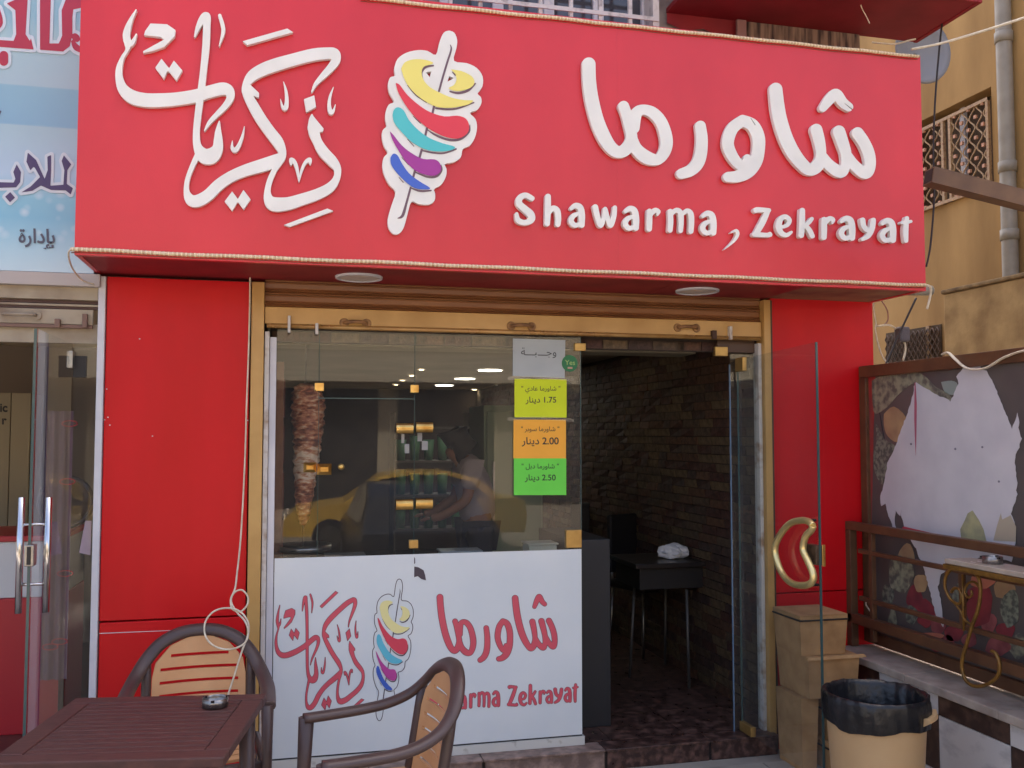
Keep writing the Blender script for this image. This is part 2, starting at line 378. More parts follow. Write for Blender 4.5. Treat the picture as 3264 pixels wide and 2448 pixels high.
# interior shell
struct(B('ceiling', CEIL, None, SX0, 2.9, 0.10, 9, 2.36, 2.42))
struct(B('back_wall', DARKW, None, SX0, 2.9, 8.4, 8.6, FZ, 2.36))
struct(B('left_interior_wall', DARKW, None, SX0 - 0.2, SX0, 0.06, 8.6, 0, 2.36))
bw = struct(B('brick_wall', plain('mortar', (62, 52, 46), 0.9), None, 2.68, 2.9, 0.06, 8.4, FZ, 2.36))
BRK = [mat('brick_%d' % i, S(*c), 0.7, col2=S(*[int(v * 0.72) for v in c]), scale=25, bump=0.3, bscale=60) for i, c in enumerate([(96, 66, 48), (80, 50, 42), (108, 88, 64), (74, 54, 46), (90, 72, 56)])]
bmeshes = []
for i in range(10):
    mb = MB(); L = random.choice([0.14, 0.2, 0.26])
    p = []
    d = [0.006 + random.random() * 0.012 for _ in range(4)]
    mb.hexa([(-d[0], 0, 0), (0.004, 0, 0), (0.004, L - 0.006, 0), (-d[1], L - 0.006, 0), (-d[2], 0, 0.052), (0.004, 0, 0.052), (0.004, L - 0.006, 0.052), (-d[3], L - 0.006, 0.052)])
    bmeshes.append((mb, L))
protos = []
for k, (mb, L) in enumerate(bmeshes):
    me = bpy.data.meshes.new('brick'); me.from_pydata([tuple(v) for v in mb.v], [], mb.f); me.materials.append(BRK[k % 5]); protos.append((me, L))
far = {k: MB() for k in range(5)}; cnt = 0
rows = int((2.36 - FZ) / 0.057)
spots = []
for r in range(rows):
    y = 0.07 + random.random() * 0.1
    while y < 7.8:
        k = random.randrange(10); spots.append((y, r, k)); y += protos[k][1]
order = sorted(spots, key=lambda s: s[0])
for n_, (y, r, k) in enumerate(order):
    z = FZ + 0.003 + r * 0.057
    if n_ < 290:
        o = bpy.data.objects.new('brick', protos[k][0]); COL.objects.link(o); o.parent = bw
        o.location = wm(bw).inverted() @ Vector((2.676, y, z))
    else:
        mb = bmeshes[k][0]; b = far[k % 5]; b.add([v + Vector((2.676, y, z)) for v in mb.v], mb.f)
allb = MB()
for k in far: far[k].build('brick_field', BRK[k], bw, stuff=True)
# header bricks above the glass, inside
hd = struct(B('brick_header', plain('mortar', (62, 52, 46), 0.9), None, -0.07, 2.55, 0.07, 0.10, 2.175, 2.40))
for i in range(18):
    o = bpy.data.objects.new('brick', protos[i % 10][0]); COL.objects.link(o); o.parent = hd
    o.rotation_euler = (0, 0, -math.pi / 2); o.scale = (1, 0.72, 0.9)
    o.location = wm(hd).inverted() @ Vector((-0.06 + i * 0.145, 0.066, 2.18))
# shop facade: pillars, building above
fw = struct(B('building_wall', plain('grey_render', (150, 142, 138), 0.9, col2=S(96, 84, 80), scale=4, lo=0.5, hi=0.7), None, -0.86, 3.30, 0.06, 0.5, 2.42, 10))
struct(B('building_body', plain('grey_render', (150, 142, 138)), None, -9, 3.30, 0.505, 9, 2.46, 10))  # unseen upper storeys, made deep and tall to keep the sun off
struct(B('side_building_wall', plain('grey_render', (150, 142, 138)), None, -9, -0.865, 0.045, 0.5, 2.46, 10))
struct(B('party_wall', BEIGE, None, 2.9, 3.28, 0.02, 8, 0, 2.42))
struct(B('left_party_wall', BEIGE, None, -0.84, SX0 - 0.2, 0.02, 8, 0, 2.42))

# ------------------------------------------------------------------ red cladding
pl = thing('cladding_pillar', 'wide glossy red panelled pillar between the pale shop and the shutter', 'pillar', (-0.48, 0, 0))
zs = onY(560, 1974, -0.03).z
BB('upper_panel', RED, pl, -0.815, -0.165, -0.03, 0.02, zs + 0.006, 2.456, b=0.003)
BB('lower_panel', RED, pl, -0.813, -0.163, -0.03, 0.02, 0.03, zs - 0.002, b=0.003)
sc_ = MB(); a = onY(315, 2019, -0.031); b_ = onY(560, 2009, -0.031)
sc_.hexa([(a.x, -0.0315, a.z - .002), (b_.x, -0.0315, b_.z - .001), (b_.x, -0.0300, b_.z - .001), (a.x, -0.0300, a.z - .002), (a.x, -0.0315, a.z + .0015), (b_.x, -0.0315, b_.z + .001), (b_.x, -0.03, b_.z + .001), (a.x, -0.03, a.z + .0015)])
sc_.build('scratch', WMETAL, pl)
for (x, y) in [(340, 1240), (344, 1330), (350, 1355), (333, 1338), (486, 1390), (445, 1080), (790, 1340), (320, 1690)]:
    p = onY(x, y, -0.0312); MB().cyl((p.x, -0.0302, p.z), (p.x, -0.0314, p.z), 0.0035, n=6).build('paint_chip', WMETAL, pl)
pr = thing('cladding_pillar', 'red panelled pillar behind the open glass door and the boxes', 'pillar', (2.98, 0, 0))
zr = onY(2620, 1886, -0.03).z
BB('upper_panel', RED, pr, 2.635, 3.285, -0.03, 0.02, zr + 0.004, 2.49, b=0.003)
BB('lower_panel', RED, pr, 2.637, 3.285, -0.03, 0.02, 0.0, zr - 0.002, b=0.003)
# jambs
jl = thing('shutter_jamb', 'tan steel shutter guide left of the glass with a worn white strip', 'door frame', (-0.12, 0, 0))
BB('guide', TAN, jl, -0.158, -0.098, -0.05, 0.03, 0.0, 2.455, b=0.003)
BB('inner_strip', SCRATCH, jl, -0.094, -0.072, -0.035, 0.03, FZ, 2.215, b=0.002)
BB('glass_channel', WMETAL, jl, -0.070, -0.038, -0.015, 0.03, FZ, 2.19, b=0.002)
jr = thing('shutter_jamb', 'tan steel shutter guide beside the right red pillar', 'door frame', (2.6, 0, 0))
BB('guide', TAN, jr, 2.578, 2.618, -0.06, 0.03, 0.0, 2.46, b=0.003)
BB('side_return', mat('dark_brown_metal', S(84, 60, 44), 0.5), jr, 2.620, 2.634, -0.05, 0.02, 0.0, 2.46, b=0.002)
BB('inner_strip', SCRATCH, jr, 2.556, 2.576, -0.03, 0.03, FZ, 2.22, b=0.002)

# ------------------------------------------------------------------ the big sign
YS = -0.5
sg = thing('shop_sign', 'large red box sign above the shop with raised white lettering and kebab emblem', 'sign', (1.2, YS, 2.49))
X0, X1, Z0, Z1 = -0.864, 3.277, 2.468, 3.732
c1 = onY(1968, 400, YS).x
B('face_panel', REDS, sg, X0, c1 - 0.0002, YS, YS + 0.03, Z0, Z1)
B('face_panel', REDS, sg, c1 + 0.0002, X1, YS + 0.0004, YS + 0.03, Z0, Z1)
B('side_panel', REDS, sg, X0, X0 + 0.02, YS + 0.031, 0.058, Z0 + 0.001, Z1)
B('side_panel', REDS, sg, X1 - 0.02, X1, YS + 0.031, 0.058, Z0 + 0.001, Z1)
B('top_panel', REDS, sg, X0 + 0.021, X1 - 0.021, YS + 0.031, 0.058, Z1 - 0.02, Z1 - 0.001)
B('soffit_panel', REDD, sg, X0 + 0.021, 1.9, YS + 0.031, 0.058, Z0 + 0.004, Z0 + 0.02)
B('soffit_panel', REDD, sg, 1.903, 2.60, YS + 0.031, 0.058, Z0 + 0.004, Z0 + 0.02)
B('soffit_panel', mat('bare_board', S(150, 110, 80), 0.8, col2=S(120, 70, 60), scale=6), sg, 2.603, X1 - 0.021, YS + 0.031, 0.058, Z0 + 0.006, Z0 + 0.02, label='unpainted bare board at the right end of the soffit')
LF = YS - 0.026; LT = 0.022
# calligraphy
A = affine((330, 0), 0.4822)
CAL = [
 [[(215, 65, 2), (183, 125, 10), (160, 185, 18), (150, 235, 21), (160, 285, 21), (155, 330, 9), (125, 380, 10), (103, 450, 18), (104, 520, 23), (130, 590, 33), (190, 640, 42), (270, 660, 43), (360, 662, 43), (470, 655, 41), (600, 635, 40), (700, 605, 38), (790, 585, 38), (832, 603, 30), (836, 650, 22), (800, 705, 18), (745, 760, 14), (700, 808, 10), (668, 862, 2)],
  [(150, 265, 18), (172, 290, 15), (196, 272, 11), (217, 225, 2)]],
 [[(603, 240, 3), (622, 185, 12), (650, 130, 20), (678, 108, 26), (682, 160, 22), (677, 300, 22), (660, 470, 20), (642, 620, 21), (624, 760, 20), (613, 880, 20), (622, 970, 26), (662, 1028, 45), (712, 1030, 49), (752, 985, 34), (758, 920, 26), (758, 865, 17), (765, 802, 2)],
  [(625, 1020, 18), (590, 1090, 14), (556, 1180, 13), (548, 1260, 16), (572, 1318, 32), (620, 1328, 38), (690, 1290, 36), (760, 1222, 35), (840, 1168, 34), (940, 1125, 36), (1050, 1092, 40), (1140, 1060, 38), (1178, 1030, 20)]],
 [[(1378, 605, 3), (1402, 555, 10), (1452, 500, 18), (1508, 440, 24), (1536, 395, 28), (1525, 355, 34), (1470, 352, 36), (1380, 362, 38), (1250, 395, 38), (1130, 430, 40), (1040, 465, 38), (975, 508, 32), (935, 575, 18), (948, 620, 26), (985, 690, 32), (1040, 785, 34), (1100, 870, 34), (1150, 935, 35), (1180, 995, 25), (1183, 1040, 18), (1160, 1080, 16), (1132, 1120, 15), (1100, 1190, 16), (1084, 1260, 18), (1092, 1318, 30), (1130, 1350, 44), (1220, 1345, 40), (1310, 1318, 36), (1410, 1285, 34), (1495, 1240, 30), (1540, 1180, 21), (1546, 1115, 22), (1512, 1065, 32), (1452, 1000, 33), (1412, 930, 28), (1390, 865, 34), (1378, 800, 20), (1378, 757, 2)]],
]
CALP = [[], [], [[(950, 545), (1025, 615), (1025, 642), (985, 628), (1000, 690), (930, 640), (915, 600)], [(1378, 760), (1452, 850), (1448, 868), (1415, 868), (1425, 930), (1380, 900), (1350, 845), (1356, 812)]]]
SMALL = [([], [[(310, 155), (420, 160), (475, 198), (470, 240), (400, 310), (330, 335), (262, 350), (262, 338), (330, 300), (400, 262), (380, 245), (330, 238), (267, 232), (275, 205)]]),
 ([[(388, 455, 12), (476, 465, 12)]], [[(383, 388), (430, 447), (398, 522), (342, 447)], [(465, 400), (521, 465), (482, 532), (426, 464)]]),
 ([[(768, 102, 11), (787, 165, 13), (790, 215, 12), (765, 303, 3)]], []),
 ([], [[(920, 272), (1215, 188), (1253, 213), (950, 298)]]),
 ([], [[(1192, 1487), (1480, 1378), (1520, 1395), (1230, 1500)]]),
 ([], [[(1325, 655), (1393, 630), (1405, 707), (1340, 742)]]),
 ([[(1190, 540, 2), (1206, 600, 9), (1211, 670, 13), (1202, 715, 15), (1182, 702, 9), (1170, 655, 2)]], []),
 ([[(1520, 575, 2), (1497, 640, 9), (1492, 700, 12), (1503, 742, 15), (1521, 728, 8), (1533, 690, 2)]], []),
 ([[(931, 835, 2), (918, 900, 9), (895, 960, 13), (870, 992, 16), (850, 975, 11), (852, 930, 2)]], []),
 ([[(1240, 1085, 8), (1240, 1055, 13), (1262, 1070, 13), (1280, 1120, 11), (1292, 1200, 3)], [(1292, 1200, 3), (1308, 1130, 9), (1333, 1075, 11), (1362, 1055, 14), (1366, 1082, 7)]], []),
 ([[(855, 1332, 10), (925, 1325, 10)]], [[(850, 1265), (893, 1322), (851, 1395), (800, 1332)], [(925, 1255), (972, 1318), (926, 1386), (882, 1325)]])]
def cal_contour(tf, strokes, polys, g, lev=0.0, pad=6, neg=()):
    st = [smooth_pts(tf(s), n=5) for s in strokes]; ps = [tf(q) for q in polys]
    st = [[(p[0], p[1], max(p[2], 0.4)) for p in s] for s in st]
    return contours(field(st, ps, g, pad, [smooth_pts(tf(s), n=4) for s in neg]), lev)
for k in range(3):
    slab('letter', cal_contour(A, CAL[k], CALP[k], 1.7, 1.2), mapY(LF - 0.0012 * k, LT), WHITE, sg)
for st, ps in SMALL: slab('letter_mark', cal_contour(A, st, ps, 1.2), mapY(LF, LT), WHITE, sg)
# second arabic word
A3 = affine((1800, 150), 0.4747)
SHA = [
 ([[(1418, 283, 44), (1428, 380, 46), (1445, 480, 47), (1482, 600, 47), (1530, 700, 46), (1590, 780, 42), (1645, 823, 40), (1697, 798, 42), (1722, 730, 34), (1712, 640, 38), (1690, 556, 41)],
   [(1722, 725, 34), (1780, 795, 38), (1852, 838, 40), (1886, 800, 32), (1890, 720, 36), (1867, 640, 40), (1842, 568, 42)], [(1890, 720, 34), (1950, 798, 36), (2020, 845, 40), (2050, 800, 38), (2044, 720, 40), (2010, 640, 40), (1968, 578, 40)]], []),
 ([[(1735, 408, 27), (1782, 348, 36), (1824, 316, 36), (1868, 372, 34), (1908, 402, 30)]], [[(1880, 378, 2), (1930, 418, 4)]]),
 ([[(1195, 493, 38), (1262, 525, 42), (1300, 600, 43), (1302, 690, 42), (1282, 770, 44), (1230, 835, 46), (1160, 868, 40), (1098, 872, 34)], [(1195, 493, 38), (1128, 545, 40), (1096, 640, 40), (1120, 720, 38), (1170, 785, 34), (1215, 790, 36), (1250, 770, 40)], [(1228, 760, 40), (1226, 745, 26)]], [[(1250, 478, 2), (1278, 520, 4)]]),
 ([[(912, 530, 36), (922, 620, 39), (914, 720, 41), (890, 785, 42), (845, 828, 40), (785, 850, 35)]], []),
 ([[(162, 114, 45), (165, 220, 45), (180, 340, 46), (214, 480, 46), (258, 590, 46), (308, 670, 42), (362, 705, 40), (416, 680, 42), (450, 610, 38), (432, 520, 36), (415, 450, 36), (396, 398, 37)],
   [(450, 600, 34), (480, 680, 40), (550, 740, 44), (625, 755, 36), (672, 700, 40), (684, 620, 42), (652, 510, 40), (592, 440, 38), (520, 420, 34), (478, 452, 40), (462, 540, 42)]], [])]
for st, ng in SHA: slab('letter', cal_contour(A3, st, [], 1.5, neg=ng), mapY(LF, LT), WHITE, sg)
# latin
A4 = affine((1600, 550), 0.6329)
LAT = {
 'S': [[(152, 130, 13), (120, 114, 14), (92, 126, 16), (86, 155, 17), (115, 183, 18), (145, 210, 19), (148, 238, 17), (115, 252, 14), (82, 240, 14), (74, 208, 9)]],
 'h': [[(232, 121, 15), (231, 190, 16), (228, 257, 14)], [(238, 205, 9), (256, 180, 14), (278, 192, 16), (284, 230, 15), (282, 260, 14)]],
 'a': [[(350, 180, 10), (370, 166, 14), (394, 176, 16), (402, 215, 17), (402, 264, 15)], [(396, 204, 7), (362, 216, 13), (348, 242, 14), (366, 265, 13), (396, 258, 11)]],
 'w': [[(470, 174, 15), (482, 225, 14), (498, 266, 13), (514, 225, 11), (520, 182, 10), (534, 235, 12), (548, 266, 13), (564, 220, 13), (569, 176, 11)]],
 'r': [[(743, 195, 14), (743, 240, 15), (742, 284, 14)], [(748, 217, 9), (768, 191, 13), (788, 196, 11), (784, 212, 6)]],
 'm': [[(848, 195, 13), (850, 245, 14), (847, 290, 13)], [(852, 215, 8), (875, 190, 12), (899, 202, 14), (903, 250, 13), (900, 293, 12)], [(905, 215, 8), (930, 193, 12), (951, 206, 14), (955, 250, 14), (952, 296, 13)]],
 ',': [[(1155, 302, 3), (1180, 292, 8), (1187, 312, 9), (1168, 345, 7), (1120, 388, 1)]],
 'Z': [[(1280, 196, 8), (1282, 187, 13), (1345, 190, 11)], [(1340, 192, 13), (1313, 250, 16), (1280, 308, 14)], [(1272, 311, 13), (1346, 315, 11), (1350, 306, 8)]],
 'e': [[(1400, 275, 8), (1436, 266, 10), (1448, 240, 12), (1428, 222, 12), (1404, 234, 14), (1394, 270, 16), (1406, 303, 14), (1434, 315, 11), (1458, 300, 7)]],
 'k': [[(1513, 191, 14), (1512, 260, 15), (1508, 316, 14)], [(1515, 276, 8), (1545, 252, 11), (1561, 233, 10)], [(1530, 266, 11), (1550, 292, 13), (1564, 320, 12)]],
 'y': [[(1817, 240, 14), (1824, 272, 13), (1846, 290, 12), (1866, 274, 9)], [(1871, 240, 13), (1865, 280, 14), (1846, 318, 13), (1816, 336, 9)]],
 't': [[(2040, 230, 11), (2034, 290, 14), (2036, 343, 11)], [(2015, 252, 8), (2060, 246, 8)]]}
WORD = [('S', 0, 0), ('h', 0, 0), ('a', 0, 0), ('w', 0, 0), ('a', 273, 15), ('r', 0, 0), ('m', 0, 0), ('a', 663, 39), (',', 0, 0), ('Z', 0, 0), ('e', 0, 0), ('k', 0, 0), ('r', 880, 42), ('a', 1362, 65), ('y', 0, 0), ('a', 1568, 76), ('t', 0, 0)]
for ch, dx, dy in WORD:
    st = [[(x + dx, y + dy, w * 0.97) for x, y, w in s] for s in LAT[ch]]
    slab('letter', cal_contour(A4, st, [], 0.9), mapY(LF - 0.004, LT + 0.004), WHITE, sg)
# emblem
A2 = affine((1100, 50), 0.4521)
EOUT = [(735, 105), (705, 112), (683, 140), (665, 190), (640, 275), (580, 248), (510, 243), (430, 262), (370, 305), (347, 370), (350, 422), (318, 435), (303, 480), (310, 540), (345, 605), (310, 625), (288, 670), (283, 730), (292, 778), (265, 808), (260, 860), (275, 920), (300, 965), (272, 1000), (263, 1060), (275, 1120), (310, 1190), (355, 1242), (330, 1330), (302, 1430), (308, 1500), (345, 1540), (385, 1533), (415, 1490), (440, 1400), (468, 1312), (520, 1328), (590, 1332), (630, 1305), (635, 1255), (628, 1222), (680, 1190), (712, 1130), (715, 1080), (703, 1045), (760, 1035), (815, 1000), (830, 940), (880, 915), (915, 860), (930, 790), (920, 730), (880, 685), (930, 665), (960, 620), (958, 575), (935, 548), (968, 500), (970, 430), (930, 370), (860, 335), (768, 318), (785, 230), (790, 170), (770, 120)]
ECOL = [('swirl', (240, 226, 120), [(395, 375), (420, 330), (480, 308), (560, 310), (620, 330), (600, 345), (555, 360), (540, 400), (555, 455), (600, 505), (680, 548), (760, 580), (840, 595), (903, 598), (870, 625), (800, 642), (720, 650), (640, 640), (560, 600), (490, 545), (430, 470)]),
 ('swirl', (240, 226, 120), [(745, 378), (820, 390), (890, 425), (912, 465), (895, 500), (840, 525), (780, 530), (730, 510), (765, 490), (785, 455), (778, 412)]),
 ('swirl', (226, 60, 76), [(357, 475), (385, 488), (440, 560), (520, 630), (600, 680), (700, 710), (790, 705), (850, 725), (875, 775), (860, 830), (800, 865), (720, 858), (640, 825), (560, 775), (480, 700), (420, 620), (375, 540)]),
 ('swirl', (84, 196, 200), [(335, 700), (345, 662), (375, 645), (415, 670), (450, 735), (520, 810), (600, 865), (690, 900), (775, 925), (740, 950), (650, 958), (560, 940), (470, 890), (390, 810), (345, 750)]),
 ('swirl', (166, 54, 150), [(315, 815), (340, 840), (400, 915), (470, 970), (550, 1010), (630, 1013), (668, 1040), (675, 1090), (640, 1125), (580, 1125), (500, 1095), (430, 1030), (370, 940), (332, 870)]),
 ('swirl', (70, 104, 200), [(320, 1000), (340, 973), (370, 985), (400, 1040), (450, 1110), (520, 1165), (600, 1215), (560, 1225), (490, 1215), (420, 1165), (350, 1090), (322, 1040)])]
ESH = [[(742, 205, 2), (748, 240, 6), (720, 330, 7), (690, 430, 7), (662, 532, 7)], [(628, 636, 8), (616, 690, 8)], [(577, 795, 8), (565, 850, 8)], [(540, 945, 8), (525, 1000, 8)], [(493, 1090, 8), (478, 1148, 8)], [(462, 1212, 7), (430, 1330, 8), (405, 1410, 10), (372, 1428, 3)],
 [(640, 652, 6), (720, 660, 7), (800, 652, 6), (908, 612, 4)], [(440, 490, 2), (500, 560, 4), (575, 612, 2)], [(545, 440, 4), (538, 400, 8), (568, 362, 8), (622, 352, 5)], [(758, 398, 3), (778, 420, 4)], [(740, 534, 5), (800, 545, 8), (870, 525, 9), (918, 478, 5)], [(575, 800, 2), (640, 842, 7), (730, 875, 8), (810, 870, 9), (870, 820, 9), (880, 768, 2)],
 [(545, 950, 5), (620, 966, 6), (700, 968, 6), (782, 940, 6)], [(500, 1105, 4), (580, 1136, 7), (645, 1132, 8), (680, 1090, 7), (676, 1050, 2)], [(465, 1215, 4), (530, 1236, 7), (606, 1232, 5)], [(480, 708, 2), (532, 758, 3)], [(440, 870, 2), (485, 920, 3)], [(400, 1000, 2), (448, 1050, 3)], [(380, 1140, 2), (410, 1175, 3)]]
EHOLE = [[(570, 398), (608, 392), (597, 435)], [(735, 425), (768, 440), (722, 465)]]
SHADOWC = plain('plum_print', (112, 84, 96), 0.45)
def spl(q, n=3): return [p[:2] for p in smooth_pts([(*p, 0) for p in q] + [(*q[0], 0)], n=n)][:-1]
emb = slab('emblem_board', [spl(A2(EOUT), 3)] + [A2(h) for h in EHOLE], mapY(LF, LT), WHITE, sg)
slab('shadow_line', cal_contour(A2, ESH, [], 0.9), mapY(LF - 0.002, 0.001), SHADOWC, emb)
for nm, c, q in ECOL: slab(nm, [spl(A2(q), 3)], mapY(LF - 0.004, 0.001), plain('print_%d_%d_%d' % c, c, 0.4), emb)
# rope lights
def rope(label, a, b, tail):
    t = thing('rope_light', label, 'light strip', tuple(a), group='rope lights on the red sign')
    a = Vector(a); b = Vector(b); n = 26
    pts = [a.lerp(b, i / n) + Vector((0, 0, 0.002 * math.sin(i * 1.7) - 0.006 * math.sin(math.pi * (i * 3 % n) / n) * 0.3)) for i in range(n + 1)]
    MB().tube(pts, 0.0085, 8).build('hose', ROPE, t)
    L = (b - a).length; nb = int(L / 0.018); m = MB()
    for i in range(nb):
        f = (i + .5) / nb; k = f * n; i0 = int(k); p = pts[i0].lerp(pts[min(i0 + 1, n)], k - i0); d = (b - a).normalized()
        m.tube([p - d * 0.0035, p + d * 0.0035], 0.0098, 6)
    m.build('bead', ROPEB, t, stuff=True)
    MB().tube([p + Vector((0, 0.014, -0.012)) for p in pts], 0.003, 5).build('mounting_channel', mat('channel', S(120, 84, 70), 0.6), t)
    if tail: MB().tube(smooth_pts(tail, n=5), 0.006, 6).build('tail_lead', CABLEW, t)
    return t
yr = YS - 0.012
rope('beaded rope light along the lower edge of the red sign', onY(225, 794, yr), onY(2951, 909, yr), [tuple(onY(2951, 909, yr)), tuple(onY(2966, 915, yr)), tuple(onY(2966, 940, yr + .02)), tuple(onY(2955, 985, yr + .03))])
rope('beaded rope light along the upper edge of the red sign', onY(1150, -8, yr), onY(2929, 180, yr), None)
m = MB().tube(smooth_pts([tuple(onY(x, y, yy)) for x, y, yy in [(226, 794, -.5), (219, 805, -.49), (221, 830, -.4), (235, 862, -.2), (262, 893, -.1), (300, 906, -.07)]], n=5), 0.004, 6)
tag(m.build('sign_cable', CABLEW), 'thin pale cable drooping from the lower left corner of the sign', 'cable')
m = MB().tube([tuple(onY(2895, 926, -.25)), tuple(onY(2968, 926, -.25))], 0.028, 14)
tag(m.build('pipe_stub', GREYP), 'short grey pipe under the right corner of the sign', 'pipe')
# soffit lights
for (x, y, lb) in [(1144, 885, 'round unlit soffit light under the sign above the left of the window'), (2218, 929, 'round unlit soffit light under the sign above the doorway')]:
    p = onZ(x, y, Z0); t = thing('soffit_light', lb, 'light', (p.x, -0.215, Z0), group='soffit lights under the sign')
    MB().lathe((p.x, -0.215, Z0), [(0.001, -0.004), (0.095, -0.004), (0.098, -0.003)], 40).build('diffuser', FROST, t)
    MB().lathe((p.x, -0.215, Z0), [(0.099, -0.002), (0.100, -0.008), (0.112, -0.007), (0.114, 0.003)], 40).build('trim_ring', WMETAL, t)

# ------------------------------------------------------------------ roller shutter
sh = thing('roller_shutter', 'rolled up brown shutter with its tan bottom bar above the glass', 'shutter', (1.2, 0, 2.22))
XA, XB = -0.096, 2.574
zb0 = 2.262; zb1 = 2.335
def zz(y): return onY(1600, y, -0.02).z
z = zb1 + 0.004
BB('bottom_bar', TAN, sh, XA, XB, -0.035, -0.015, zb0 - 0.008, zb1 + 0.002, b=0.002)
MB().tube([(XA + .01, -0.036, zb0 - 0.018), (XB - .01, -0.036, zb0 - 0.018)], 0.012, 10).build('edge_tube', mat('tan_gloss', S(190, 150, 92), 0.25, 0.3, col2=S(160, 118, 66), scale=9), sh)
prof = [(-0.012, 0), (-0.020, 0.006), (-0.012, 0.012), (-0.004, 0.016), (-0.014, 0.021), (-0.006, 0.026), (-0.004, 0.032), (-0.012, 0.052), (-0.010, 0.060)]
for k in range(3):
    m = MB(); zk = zb1 + 0.004 + k * 0.062
    v = []
    for x in (XA, XB): v += [(x, py - 0.006, zk + pz) for py, pz in prof]
    n = len(prof); m.add(v, [(i, i + 1, n + i + 1, n + i) for i in range(n - 1)])
    m.build('slat', SHUT, sh)
for i, (x, y) in enumerate([(1133, 1030), (1662, 1040), (2190, 1045)]):
    p = onY(x, y, -0.036); h = MB()
    for s in (-1, 1): h.tube([(p.x + s * .055, -0.035, p.z), (p.x + s * .055, -0.041, p.z)], [0.024, 0.021], 18)
    pl_ = h.build('handle_plate', mat('plate_brown', S(160, 118, 66), .5, col2=S(120, 84, 50), scale=30), sh)
    MB().tube(smooth_pts([(p.x - .056, -.038, p.z), (p.x - .046, -.055, p.z), (p.x - .02, -.064, p.z + .004), (p.x + .02, -.064, p.z + .004), (p.x + .046, -.055, p.z), (p.x + .056, -.038, p.z)], n=4), 0.009, 8).build('handle', mat('handle_brown', S(150, 108, 66), .5, col2=S(110, 76, 48), scale=30), pl_)  # plates and handles a darker brown than the bar so they stand out
for x, y0, y1, w in [(922, 1006, 1060, 8), (1010, 1030, 1065, 9), (2278, 1053, 1080, 16), (2330, 1040, 1082, 10)]:
    a = onY(x, y0, -.06); b = onY(x, y1, -.06); ww = w / 610 / 2
    BB('latch_bracket', SCRATCH if w < 12 else mat('rust_brown', S(74, 50, 38), 0.7), sh, a.x - ww, a.x + ww, -0.062, -0.034, b.z, a.z, b=0.002)

# ------------------------------------------------------------------ glass front
gf = thing('glass_front', 'fixed glass shopfront with service window and white printed lower panel', 'shop window', (0.75, 0, FZ))
ZP = 1.112; ZT = 2.236
def X_(px_): return onY(px_, 1387, 0).x
xa, xb, xc, xd = -0.036, X_(1016), X_(1322), 1.528
def pane(x0, x1, z0, z1, nm='pane'):
    o = B(nm, GLASS, gf, x0, x1, 0.0, 0.010, z0, z1); return o
def edge(x0, x1, z0, z1): B('pane_edge', GEDGE, gf, x0, x1, -0.0005, 0.0105, z0, z1)
zm = onY(1170, 1271, 0).z
pane(xa, xb - .003, FZ + .05, ZT); pane(xb + .001, xc - .003, zm + .004, ZT); pane(xb + .001, xc - .003, ZP - .1, zm - .002); pane(xc + .001, xd, FZ + .05, ZT)
edge(xb - .0028, xb - .0002, ZP, ZT); edge(xc - .0028, xc - .0002, ZP, ZT); edge(xb, xc - .003, zm - .0018, zm + .0038); edge(xd + .0003, xd + .004, FZ + .05, ZT)
pp = onY(1855, 1749, -0.008)
B('printed_panel', PANEL, gf, -0.034, xd, -0.008, -0.002, 0.158, ZP, label='white printed panel with red lettering and kebab emblem')
panel = gf.children[-1]
B('base_strip', mat('base_white', S(206, 206, 200), 0.5, col2=S(160, 156, 146), scale=20, lo=0.6, hi=0.75), gf, -0.034, xd + .012, -0.014, 0.012, FZ + .001, 0.150)
B('gap_line', BLACK, gf, -0.034, xd, -0.006, 0.011, 0.1505, 0.1575)
# fittings
def fit(px_, py_, w, h, m=BRASSD, nm='hinge', y=-0.012):
    p = onY(px_, py_, y); W = w / 610 / 2; H = h / 625 / 2
    return BB(nm, m, gf, p.x - W, p.x + W, y, 0.02, p.z - H, p.z + H, b=0.003)
fit(1018, 1233, 28, 26, BRASS); fit(1322, 1239, 26, 26, BRASS); fit(1319, 1735, 28, 26, BRASSD)
fit(1830, 1718, 52, 58, BRASSD, 'corner_clamp'); fit(1850, 1106, 38, 26, BRASSD, 'corner_clamp')
def lockf(px_, py_, w, h):
    p = onY(px_, py_, -.014); W = w / 610 / 2; H = h / 625 / 2; m = MB()
    m.add([(p.x - W, -.006, p.z - H), (p.x + W, -.006, p.z - H), (p.x + W, -.006, p.z + H), (p.x - W, -.006, p.z + H), (p.x - W * .55, -.022, p.z - H * .4), (p.x + W * .55, -.022, p.z - H * .4), (p.x + W * .55, -.022, p.z + H * .4), (p.x - W * .55, -.022, p.z + H * .4)],
          [(0, 1, 5, 4), (1, 2, 6, 5), (2, 3, 7, 6), (3, 0, 4, 7), (4, 5, 6, 7)]); m.build('lock', BRASS, gf)
lockf(988, 1490, 38, 30); lockf(1034, 1496, 42, 34)
p = onY(1088, 1488, -.02); MB().tube([(p.x, -.003, p.z), (p.x, -.014, p.z), (p.x, -.022, p.z), (p.x, -.026, p.z)], [0.012, 0.016, 0.014, 0.004], 20).build('knob', BRASS, gf)
